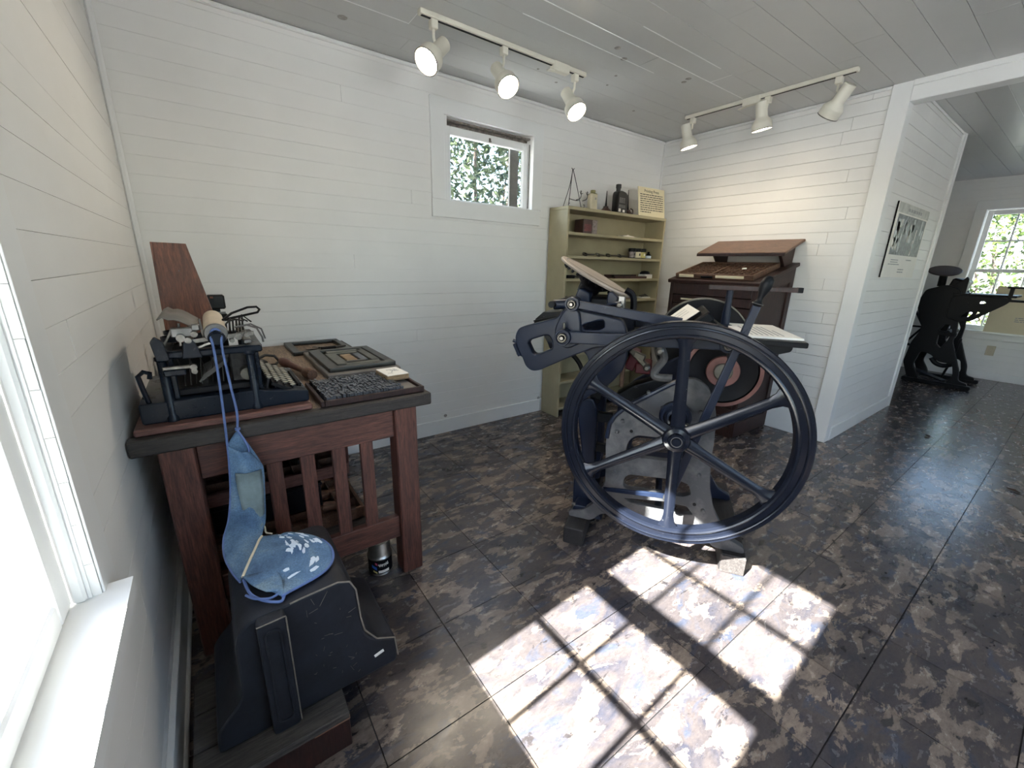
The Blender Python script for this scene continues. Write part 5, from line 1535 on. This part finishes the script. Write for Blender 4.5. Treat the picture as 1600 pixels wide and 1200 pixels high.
# talc-like tin
t = thing('powder_tin', 'tall cream tin with a green cap on the bookshelf top', 'tin', (2.772, -0.10, ST))
link('tin_body', prism(fillet([(-0.038, -0.022), (0.038, -0.022), (0.038, 0.022), (-0.038, 0.022)], 0.014), (), 0.125, 0.003, 'z', 0.0625), 'tin', t)
MB().lathe([(0.034, 0.125), (0.020, 0.132), (0.020, 0.148), (0.018, 0.152), (0.0001, 0.152)], n=20).build('cap', simple('olive_cap', (0.22, 0.20, 0.08), 0.5), t)
MB().box((0.012, -0.0225, 0.09), (0.012, 0.001, 0.016)).build('label_print', 'inkgrey', t)
for k, (x, h, lab) in enumerate(((2.930, 0.165, 'dark oil can with a long spout standing left of the black bottle'), (3.222, 0.205, 'dark oil can half hidden behind the black bottle'))):
    t = thing('oil_can', lab, 'oil can', (x, -0.10 if k == 0 else -0.085, ST), 0, 'oil cans on the bookshelf')
    MB().lathe([(0.0001, 0), (0.046, 0), (0.049, 0.006), (0.044, 0.020), (0.026, 0.034), (0.020, 0.040), (0.020, 0.050), (0.0001, 0.050)], n=24).build('can_body', 'tinbrown', t)
    MB().lathe([(0.010, 0.048), (0.0065, 0.08), (0.0025, h), (0.0001, h)], (0, 0, 0), (0 if k == 0 else -0.08, 0, 1), 12).build('spout', 'black', t)
    if k == 1:
        MB().tube(crv([(0.040, 0, 0.010), (0.062, 0, 0.025), (0.058, 0, 0.055), (0.030, 0, 0.062)], 12), 0.005, 6).build('handle', 'tinbrown', t)
t = thing('plastic_bottle', 'black plastic motor oil bottle with a white printed label on the bookshelf', 'bottle', (3.075, -0.12, ST), 0.1)
link('bottle_body', prism(fillet([(-0.075, 0.0), (0.065, 0.0), (0.068, 0.145), (0.035, 0.168), (-0.020, 0.176), (-0.062, 0.170), (-0.075, 0.145)], 0.014), (), 0.062, 0.010, 'y', 0), 'plastic', t)
MB().cyl((-0.040, 0, 0.165), (-0.040, 0, 0.200), 0.018, n=16).build('neck', 'plastic', t)
MB().lathe([(0.022, 0.0), (0.022, 0.026), (0.019, 0.029), (0.0001, 0.029)], (-0.040, 0, 0.193), n=18).build('cap', 'plastic', t)
word_lines(t, -0.055, 0.02, [0.118, 0.108, 0.098, 0.088], 0.004, -0.0315, 'inkgrey', 7, 'xz')
word_lines(t, -0.060, 0.03, [0.066, 0.058, 0.050], 0.003, -0.0315, 'inkgrey', 8, 'xz')
MB().box((-0.045, -0.0316, 0.028), (0.03, 0.0006, 0.024)).box((0.012, -0.0316, 0.025), (0.03, 0.0006, 0.018)).build('label_patch', 'paper', t)
# cream sign
t = thing('text_sign', 'cream sign headed Printing Press leaning on top of the bookshelf', 'sign', (3.418, -0.185, ST), math.radians(-3))
t.rotation_euler = (math.radians(-9), 0, math.radians(-3))
MB().box((0, 0, 0.118), (0.335, 0.006, 0.235), None, 0.001).build('sign_board', 'cream', t)
def text_obj(body, size, loc, par, mat, name='lettering', rot=(math.radians(90), 0, 0), align='CENTER', depth=0.0004):
    cu = bpy.data.curves.new('txt', 'FONT')
    cu.body = body
    cu.size = size
    cu.align_x = align
    cu.extrude = depth
    ob = bpy.data.objects.new('txt', cu)
    COL.objects.link(ob)
    dg = bpy.context.evaluated_depsgraph_get()
    dg.update()
    me = bpy.data.meshes.new_from_object(ob.evaluated_get(dg))
    bpy.data.objects.remove(ob)
    o = link(name, me, mat, par)
    o.location = loc
    o.rotation_euler = rot
    return o
text_obj('Printing Press', 0.034, (0.0, -0.0034, 0.196), t, 'ink')
word_lines(t, -0.145, 0.145, [0.178-0.0175*k for k in range(9)], 0.0068, -0.0032, 'ink', 17, 'xz', last=0.45)
MB().box((0.0, 0.045, 0.06), (0.06, 0.085, 0.004), Matrix.Rotation(-0.9, 3, 'X')).build('easel_back', 'cream', t)
# shelf 1
Z1 = SH[0]+0.0005
t = thing('square_tin', 'dark brown square tin with a patterned side on the upper shelf', 'tin', (2.705, -0.115, Z1), 0)
MB().box((0, 0, 0.053), (0.150, 0.10, 0.105), None, 0.003).build('tin_body', 'tinbrown', t)
MB().box((0.045, -0.0505, 0.053), (0.056, 0.002, 0.098)).build('patterned_side', 'tingrey', t)
MB().box((-0.03, -0.0505, 0.045), (0.07, 0.002, 0.05)).build('label_print', simple('dull_red_label', (0.14, 0.04, 0.04), 0.5, 0, 0.6, 60), t)
t = thing('white_cloth', 'folded white rag lying on the upper shelf', 'rag', (3.20, -0.12, Z1))
rows = [[(0.11*(i/6-0.5)*2*1.0, 0.05*(j/5-0.5)*2, 0.004+0.022*max(0, math.sin(math.pi*i/6))*max(0.1, math.sin(math.pi*j/5))*(0.7+0.3*math.sin(i*2+j))) for i in range(7)] for j in range(6)]
o = MB().grid(rows).build('cloth_fold', 'paper', t, 60)
m_ = o.modifiers.new('s', 'SOLIDIFY')
m_.thickness = 0.003
t = thing('palette_knife', 'thin dark palette knife blade left of the white rag on the upper shelf', 'knife', (2.98, -0.14, Z1))
MB().box((0, 0, 0.0015), (0.15, 0.022, 0.003), None, 0.0005).build('blade', 'chase', t)
MB().box((0.10, 0, 0.006), (0.07, 0.020, 0.012), None, 0.004).build('handle', 'stone', t)
t = thing('flat_wood_piece', 'flat pale wooden strip at the right end of the upper shelf', 'wood slat', (3.45, -0.115, Z1))
MB().box((0, 0, 0.004), (0.20, 0.09, 0.008), None, 0.001).build('slat_body', 'blockwood', t)
# shelf 2: wrenches and jars
Z2 = SH[1]+0.0005
for k, (x, lab) in enumerate(((2.75, 'leftmost steel wrench lying on the second shelf'), (2.885, 'second steel wrench from the left on the second shelf'), (3.03, 'steel wrench in the middle of the second shelf'), (3.165, 'steel wrench next to the ink jars on the second shelf'))):
    t = thing('steel_wrench', lab, 'wrench', (x, -0.12, Z2+0.009), 0.25*math.sin(k*2), 'wrenches on the second shelf')
    MB().box((0.02, 0, 0.008), (0.10, 0.014, 0.010), None, 0.003).build('handle', 'bronze', t)
    MB().lathe([(0.014, 0.0), (0.022, 0.0), (0.022, 0.014), (0.014, 0.014)], (-0.042, 0, 0.002), (0, -0.5, 1), 14, True).build('jaw', 'bronze', t)
for k, (x, m, lab) in enumerate(((3.292, 'tingrey', 'ink jar with a grey-green label on the second shelf'), (3.365, 'cream', 'ink jar with a pale and black label in the middle of the second shelf jars'), (3.430, 'yellow', 'ink jar with a yellowish label, right of the other ink jars'))):
    t = thing('ink_jar', lab, 'jar', (x, -0.115, Z2), 0, 'ink jars on the second shelf')
    MB().lathe([(0.0001, 0), (0.030, 0), (0.031, 0.004), (0.031, 0.062), (0.0001, 0.062)], n=20).build('jar_body', 'black', t)
    MB().lathe([(0.0314, 0.008), (0.0314, 0.056)], n=20).build('label_band', m, t)
    MB().lathe([(0.033, 0.062), (0.033, 0.082), (0.030, 0.085), (0.0001, 0.085)], n=20).build('lid', 'black', t)
    MB().box((-0.006, -0.0318, 0.034), (0.016, 0.001, 0.020)).build('label_patch', 'ink' if k != 2 else 'paper', t)
t = thing('small_bottle', 'small bottle with a white label at the right end of the second shelf jars', 'bottle', (3.50, -0.13, Z2))
MB().lathe([(0.0001, 0), (0.024, 0), (0.025, 0.03), (0.015, 0.042), (0.010, 0.048), (0.010, 0.062), (0.0001, 0.062)], n=16).build('bottle_body', 'black', t)
MB().lathe([(0.0255, 0.006), (0.0258, 0.028)], n=16).build('label_band', 'whiteblot', t)
# shelf 3
Z3 = SH[2]+0.0005
t = thing('long_tray', 'long dark metal tray with a red-brown tone on the third shelf', 'tray', (3.22, -0.13, Z3))
MB().box((0, 0, 0.004), (0.42, 0.12, 0.008), None, 0.001).build('tray_bottom', 'tinbrown', t)
MB().box((0, -0.058, 0.010), (0.42, 0.005, 0.018)).box((0, 0.058, 0.015), (0.42, 0.005, 0.030)).build('tray_rim', 'tinbrown', t)
MB().box((-0.06, 0.0, 0.018), (0.22, 0.03, 0.020), None, 0.002).build('metal_insert', 'chase', t)
t = thing('white_box', 'small white box with a black round lid object on the third shelf', 'box', (3.495, -0.125, Z3))
MB().box((0, 0, 0.018), (0.100, 0.08, 0.036), None, 0.002).build('box_body', 'paper', t)
MB().lathe([(0.045, 0.0), (0.043, 0.014), (0.030, 0.026), (0.0001, 0.030)], (-0.01, 0.0, 0.0362), n=20).build('dome', 'black', t)
t = thing('tool_lump', 'dark metal clamp at the left end of the third shelf', 'clamp', (2.55, -0.12, Z3))
MB().box((0, 0, 0.012), (0.09, 0.05, 0.024), None, 0.004).build('clamp_body', 'black', t)
MB().cyl((0.03, 0, 0.018), (0.11, -0.02, 0.010), 0.008, n=10).build('clamp_screw', 'chase', t)
# shelf 4
Z4 = SH[3]+0.0005
t = thing('dark_bundle', 'dark rag bundle at the left of the fourth shelf', 'rag', (2.56, -0.12, Z4))
MB().lathe([(0.0001, 0), (0.06, 0.0), (0.065, 0.012), (0.05, 0.026), (0.02, 0.034), (0.0001, 0.030)], n=14).build('rag_body', 'black', t)
t = thing('parts_box', 'little white tray of metal parts on the fourth shelf', 'tray', (3.49, -0.13, Z4))
MB().box((0, 0, 0.005), (0.12, 0.07, 0.010), None, 0.001).build('tray_body', 'paper', t)
for k in range(4):
    MB().cyl((-0.04+0.025*k, -0.02, 0.016), (-0.03+0.025*k, 0.02, 0.018+0.004*k), 0.006, n=8).build('metal_part', 'bronze', t)
# rods leaning against the shelf end
for k, (x, lab) in enumerate(((3.615, 'dark steel rod leaning nearest the bookshelf end'), (3.665, 'dark steel rod leaning in the corner beside the bookshelf'))):
    o = MB().cyl((x-0.005, -0.215-0.02*k, 0.006), (x+0.045, -0.020, 1.03-0.03*k), 0.0055, n=8).build('steel_rod', 'wire')
    tag(o, lab, 'rod', 'leaning rods')

# ================================================================== TRACK LIGHTS
def track(name, label, p0, p1, box0, box1):
    t = thing(name, label, 'light track', p0)
    p0, p1 = Vector(p0), Vector(p1)
    d = p1-p0
    MB().bar((0, 0, 0), d, 0.022, 0.034, b=0.003).build('rail', 'lamp', t)
    MB().bar((d*0.01)-Vector((0, 0, 0.0115)), d*0.99-Vector((0, 0, 0.0115)), 0.003, 0.012).build('rail_slot', 'black', t)
    a, b = p0.lerp(p1, box0)-p0, p0.lerp(p1, box1)-p0
    MB().bar(a-Vector((0, 0, 0.010)), b-Vector((0, 0, 0.010)), 0.045, 0.042, b=0.005).build('feed_box', 'lamp', t)
    nrm = d.normalized()
    MB().bar(a+nrm*0.02+Vector((0.0, 0, -0.034)), a-nrm*0.03+Vector((0, 0, -0.040)), 0.006, 0.02, b=0.001).build('feed_clip', 'lamp', t)
TZ = RH-0.012
track('light_track', 'white light track above the small window', (1.165, -0.528, TZ), (2.197, -0.528, TZ), 0.755, 0.870)
track('light_track', 'white light track in front of the right wall', (3.286, -0.492, TZ), (3.286, -1.529, TZ), 0.405, 0.512)

def spot(label, mount, F, B, on=True, power=30):
    mount, F, B = Vector(mount), Vector(F), Vector(B)
    t = thing('track_spotlight', label, 'spotlight', mount, 0, 'track spotlights')
    F, B = F-mount, B-mount
    ax = (F-B).normalized()
    MB().box((0, 0, -0.020), (0.034, 0.034, 0.036), None, 0.003).build('track_adapter', 'lamp', t)
    piv = B.lerp(F, 0.45)
    side = ax.cross(Vector((0, 0, 1)))
    side = side.normalized() if side.length > 0.2 else Vector((0, 1, 0))
    MB().tube([(0, 0, -0.036), (0, 0, -0.070), piv*0.9+Vector((0, 0, 0.012)), piv], 0.0065, 10).build('stem', 'lamp', t)
    L = (F-B).length
    MB().lathe([(0.0001, 0), (0.029, 0), (0.033, 0.004), (0.034, 0.085), (0.037, 0.093), (0.056, 0.118), (0.058, 0.124), (0.058, L), (0.055, L), (0.055, L-0.018), (0.03, 0.11), (0.0001, 0.10)], B, ax, 40).build('lamp_head', 'lamp', t)
    MB().lathe([(0.0585, L-0.004), (0.0595, L-0.001), (0.0575, L+0.001), (0.055, L-0.001)], B, ax, 40).build('rim_ring', 'bronze', t)
    MB().lathe([(0.0001, L-0.004), (0.035, L-0.006), (0.0535, L-0.014), (0.0535, L-0.02), (0.0001, L-0.02)], B, ax, 36).build('bulb', 'bulb' if on else 'bulb_off', t)
    if on:
        l = bpy.data.lights.new('spot_beam', 'SPOT')
        l.energy = power
        l.color = (1.0, 0.86, 0.66)
        l.spot_size = math.radians(120)
        l.spot_blend = 1.0
        l.shadow_soft_size = 0.045
        o = bpy.data.objects.new('spot_beam', l)
        COL.objects.link(o)
        o.parent = t
        o.location = F+ax*0.012
        o.rotation_euler = ax.to_track_quat('-Z', 'Y').to_euler()
SPOT_W = 9
spot('lit cream track spotlight at the left end of the track by the window', (1.234, -0.528, TZ-0.011), (1.180, -0.553, 2.072), (1.299, -0.506, 2.189), True, SPOT_W)
spot('lit cream track spotlight in the middle of the track by the window', (1.624, -0.528, TZ-0.011), (1.615, -0.586, 2.062), (1.615, -0.470, 2.182), True, SPOT_W)
spot('lit cream track spotlight at the right end of the track by the window', (2.121, -0.528, TZ-0.011), (2.102, -0.580, 2.050), (2.101, -0.476, 2.180), True, SPOT_W)
spot('cream track spotlight nearest the corner in front of the right wall', (3.286, -0.553, TZ-0.011), (3.302, -0.536, 2.068), (3.268, -0.507, 2.222), True, SPOT_W*0.5)
spot('cream track spotlight in the middle of the right wall track', (3.286, -1.069, TZ-0.011), (3.302, -1.052, 2.077), (3.268, -1.037, 2.234), True, SPOT_W*0.5)
spot('unlit cream track spotlight tilted at the near end of the right wall track', (3.286, -1.445, TZ-0.011), (3.306, -1.414, 2.070), (3.268, -1.512, 2.200), False)

# ================================================================== PHOTO PANEL ON THE PARTITION
t = thing('photo_panel', 'large panel with an old black and white press room photograph on the partition', 'poster', (4.44, PY-0.0005, 1.42))
MB().box((0, -0.006, 0), (0.825, 0.010, 0.492), None, 0.001).build('panel_board', 'paper', t)
MB().box((-0.4132, -0.0055, 0), (0.0020, 0.009, 0.490)).build('panel_edge', 'black', t)
MB().box((0.005, -0.0115, 0.212), (0.81, 0.001, 0.062)).build('title_band', simple('warm_grey_band', (0.50, 0.50, 0.46), 0.5), t)
word_lines(t, -0.16, 0.20, [0.208], 0.020, -0.0123, 'inkgrey', 4, 'xz')
MB().box((0.01, -0.0115, 0.040), (0.745, 0.001, 0.262)).build('photo_print', 'photo_d', t)
rr = random.Random(12)
for k in range(26):
    x, z = rr.uniform(-0.34, 0.35), rr.uniform(-0.07, 0.14)
    wd, h = rr.uniform(0.02, 0.07), rr.uniform(0.03, 0.13)
    z = max(-0.088+h/2, min(0.168-h/2, z))
    link('photo_figure', prism(fillet([(x-wd/2, z-h/2), (x+wd/2, z-h/2), (x+wd/2+rr.uniform(-0.01, 0.01), z+h/2), (x-wd/2+rr.uniform(0, 0.015), z+h/2)], 0.02), (), 0.0012, 0.0001, 'y', -0.0122), 'photo_l' if k % 3 else 'paper', t)
word_lines(t, -0.28, -0.10, [-0.125, -0.140], 0.006, -0.0115, 'inkgrey', 6, 'xz')
word_lines(t, 0.10, 0.25, [-0.120], 0.006, -0.0115, 'inkgrey', 8, 'xz')
word_lines(t, -0.32, -0.05, [-0.155], 0.006, -0.0115, 'inkgrey', 9, 'xz')
word_lines(t, -0.05, 0.10, [-0.190, -0.208], 0.008, -0.0115, 'inkgrey', 10, 'xz')

# ================================================================== FAR ROOM
t = thing('wall_outlet', 'beige wall outlet below the far window', 'outlet', (FX-0.0005, -1.990, 0.345), math.radians(-90))
MB().box((0, -0.004, 0), (0.072, 0.007, 0.115), None, 0.003).build('cover_plate', 'outlet', t)
for s in (-1, 1):
    MB().box((0, -0.008, s*0.022), (0.030, 0.003, 0.026), None, 0.004).build('socket_face', 'outlet', t)
t = thing('display_board', 'plain beige display board standing on the far window sill', 'display board', (7.595, -2.22, 0.5695), math.radians(-90))
MB().box((0, 0, 0.262), (0.66, 0.012, 0.52), Matrix.Rotation(-0.10, 3, 'X'), 0.001).build('board_sheet', 'cream', t)
word_lines(t, -0.12, 0.25, [0.18, 0.16, 0.14], 0.008, 0.0, 'inkgrey', 14, 'xz').location = (0, -0.020, 0)
MB().box((0.05, -0.022, 0.40), (0.16, 0.002, 0.10), Matrix.Rotation(-0.10, 3, 'X')).build('photo_patch', 'photo_l', t)

# second press: local frame x = toward the viewer's right (-y), y = away (+x), z up
Q = thing('treadle_press', 'black cast iron treadle printing press silhouetted in the far room', 'printing press', (6.75, -1.55, 0), math.radians(-90))
def qpl(name, pts, th, off, mat='iron_black', r=0.02, holes=()):
    return link(name, prism(fillet(pts, r), [fillet(h, 0.015) for h in holes], th, 0.006, 'y', off), mat, Q)
for off in (0.0, 0.46):
    qpl('side_frame', [(-0.05, 0.04), (-0.12, 0.22), (-0.10, 0.45), (-0.04, 0.62), (-0.10, 0.74), (-0.14, 0.90), (-0.10, 1.04), (0.05, 1.10), (0.16, 1.06), (0.24, 0.90), (0.22, 0.75), (0.235, 0.62), (0.23, 0.50), (0.29, 0.34), (0.345, 0.20), (0.36, 0.09),
                       (0.43, 0.075), (0.44, 0.04), (0.27, 0.04), (0.31, 0.14), (0.28, 0.26), (0.16, 0.27), (0.09, 0.34), (0.0, 0.36), (-0.03, 0.20), (0.03, 0.10), (0.05, 0.04)], 0.05, off, 'iron_black', 0.03,
        [[(0.11, 0.46), (0.10, 0.62), (0.13, 0.68), (0.17, 0.68), (0.20, 0.62), (0.19, 0.52), (0.15, 0.42)]])
MB().box((0.19, -0.02, 0.028), (0.56, 0.07, 0.045), None, 0.01).build('base_rail', 'iron_black', Q)
MB().box((0.19, 0.48, 0.028), (0.56, 0.07, 0.045), None, 0.01).build('base_rail', 'iron_black', Q)
MB().box((-0.06, 0.23, 0.028), (0.07, 0.52, 0.045), None, 0.01).build('base_cross', 'iron_black', Q)
MB().box((0.04, 0.23, 0.88), (0.26, 0.42, 0.32), None, 0.02).build('bed', 'iron_black', Q)
MB().box((0.12, 0.23, 1.09), (0.12, 0.40, 0.14), Matrix.Rotation(0.25, 3, 'Y'), 0.015).build('platen_head', 'iron_black', Q)
qpl('head_horn', [(0.10, 1.10), (0.165, 1.165), (0.180, 1.19), (0.20, 1.165), (0.205, 1.00), (0.12, 1.0)], 0.05, 0.05, r=0.01)
MB().lathe([(0.0001, -0.008), (0.135, -0.008), (0.14, 0.0), (0.135, 0.006), (0.0001, 0.007)], (-0.03, 0.20, 1.245), (0.10, -0.40, 1), 56).build('ink_disc', 'disc_dark', Q, 25)
MB().cyl((-0.03, 0.23, 1.08), (-0.03, 0.20, 1.24), 0.035, n=16).build('disc_stem', 'iron_black', Q)
qpl('feed_bracket', [(0.18, 1.00), (0.55, 0.99), (0.52, 0.93), (0.40, 0.82), (0.32, 0.74), (0.24, 0.715), (0.12, 0.75), (0.12, 0.98)], 0.04, -0.02, r=0.03,
    holes=[[(0.22, 0.77), (0.29, 0.78), (0.31, 0.83), (0.26, 0.83)], [(0.33, 0.80), (0.36, 0.83), (0.34, 0.84)], [(0.33, 0.92), (0.38, 0.925), (0.37, 0.95), (0.34, 0.95)]])
MB().box((0.345, 0.20, 1.005), (0.45, 0.46, 0.022), None, 0.004).build('feed_board', 'iron_black', Q)
MB().bar((0.525, -0.02, 0.99), (0.525, -0.02, 1.09), 0.03, 0.03, up=(1, 0, 0), b=0.004).bar((0.49, -0.02, 1.093), (0.66, -0.02, 1.093), 0.018, 0.05, b=0.003).bar((0.53, -0.02, 0.965), (0.68, -0.02, 0.965), 0.022, 0.05, b=0.003).build('delivery_arm', 'iron_black', Q)
MB().bar((0.22, 0.0, 1.00), (0.28, 0.0, 1.06), 0.010, 0.012, b=0.001).build('impression_lever', 'iron_black', Q)
MB().tube([(-0.07, 0.05, 0.20), (-0.02, 0.05, 0.45), (0.03, 0.05, 0.62)], 0.013, 8).build('pitman_rod', 'iron_black', Q)
MB().tube([(0.20, 0.20, 0.06), (0.245, 0.20, 0.30), (0.26, 0.20, 0.52)], 0.011, 8).build('treadle_rod', 'iron_black', Q)
MB().bar((-0.03, 0.06, 0.14), (0.26, -0.06, 0.075), 0.016, 0.09, b=0.004).build('treadle', 'iron_black', Q)
MB().cyl((0.16, 0.02, 0.585), (0.16, 0.46, 0.585), 0.03, n=16).build('drive_shaft', 'iron_black', Q)
MB().tube(crv([(0.10, 0.0, 0.30), (0.15, 0.0, 0.245), (0.22, 0.0, 0.23), (0.29, 0.0, 0.265)], 12), 0.024, 8).build('frame_stretcher', 'iron_black', Q)
MB().bar((0.08, 0.0, 0.585), (0.24, 0.0, 0.575), 0.045, 0.05, b=0.008).build('frame_stretcher', 'iron_black', Q)
MB().lathe([(0.235, -0.02), (0.255, -0.024), (0.26, 0.0), (0.255, 0.024), (0.235, 0.02)], (-0.13, 0.56, 0.58), (0, 1, 0), 56, True).build('flywheel_rim', 'iron_black', Q)
for k in range(6):
    a = math.pi/3*k
    MB().bar((-0.13, 0.56, 0.58), (-0.13+0.24*math.cos(a), 0.56, 0.58+0.24*math.sin(a)), 0.025, 0.02, up=(0, 1, 0), b=0.003).build('spoke', 'iron_black', Q)

# ---- small things on the floor and wall
for k, (x, yy, a, lab) in enumerate(((4.56, -2.075, 0.4, 'dry brown leaf on the floor nearest the partition corner'), (3.86, -2.57, 1.3, 'dry brown leaf on the floor toward the right edge'))):
    t = thing('dry_leaf', lab, 'leaf', (x, yy, 0.001), a, 'dry leaves on the floor')
    MB().add([(-0.035, 0, 0.002), (-0.008, 0.014, 0.012), (0.03, 0.006, 0.005), (0.04, -0.002, 0.008), (0.005, -0.016, 0.010), (0.0, 0, 0.001)], [(0, 1, 5), (1, 2, 5), (2, 3, 5), (3, 4, 5), (4, 0, 5)]).build('blade', simple('dry_leaf_brown', (0.035, 0.018, 0.012), 0.8), t, None)
    MB().tube([(-0.035, 0, 0.002), (-0.055, 0.004, 0.003)], 0.0012, 5).build('stalk', 'bark', t)
for (x, z) in ((1.513, 0.128), (2.391, 0.115)):
    MB().lathe([(0.012, 0.001), (0.012, -0.003), (0.008, -0.003), (0.007, -0.0005), (0.0001, -0.0005)], (x, -0.0005 if z > 0.105 else -0.0125, z), (0, 1, 0), 16).build('wall_plug', 'stain', wa)
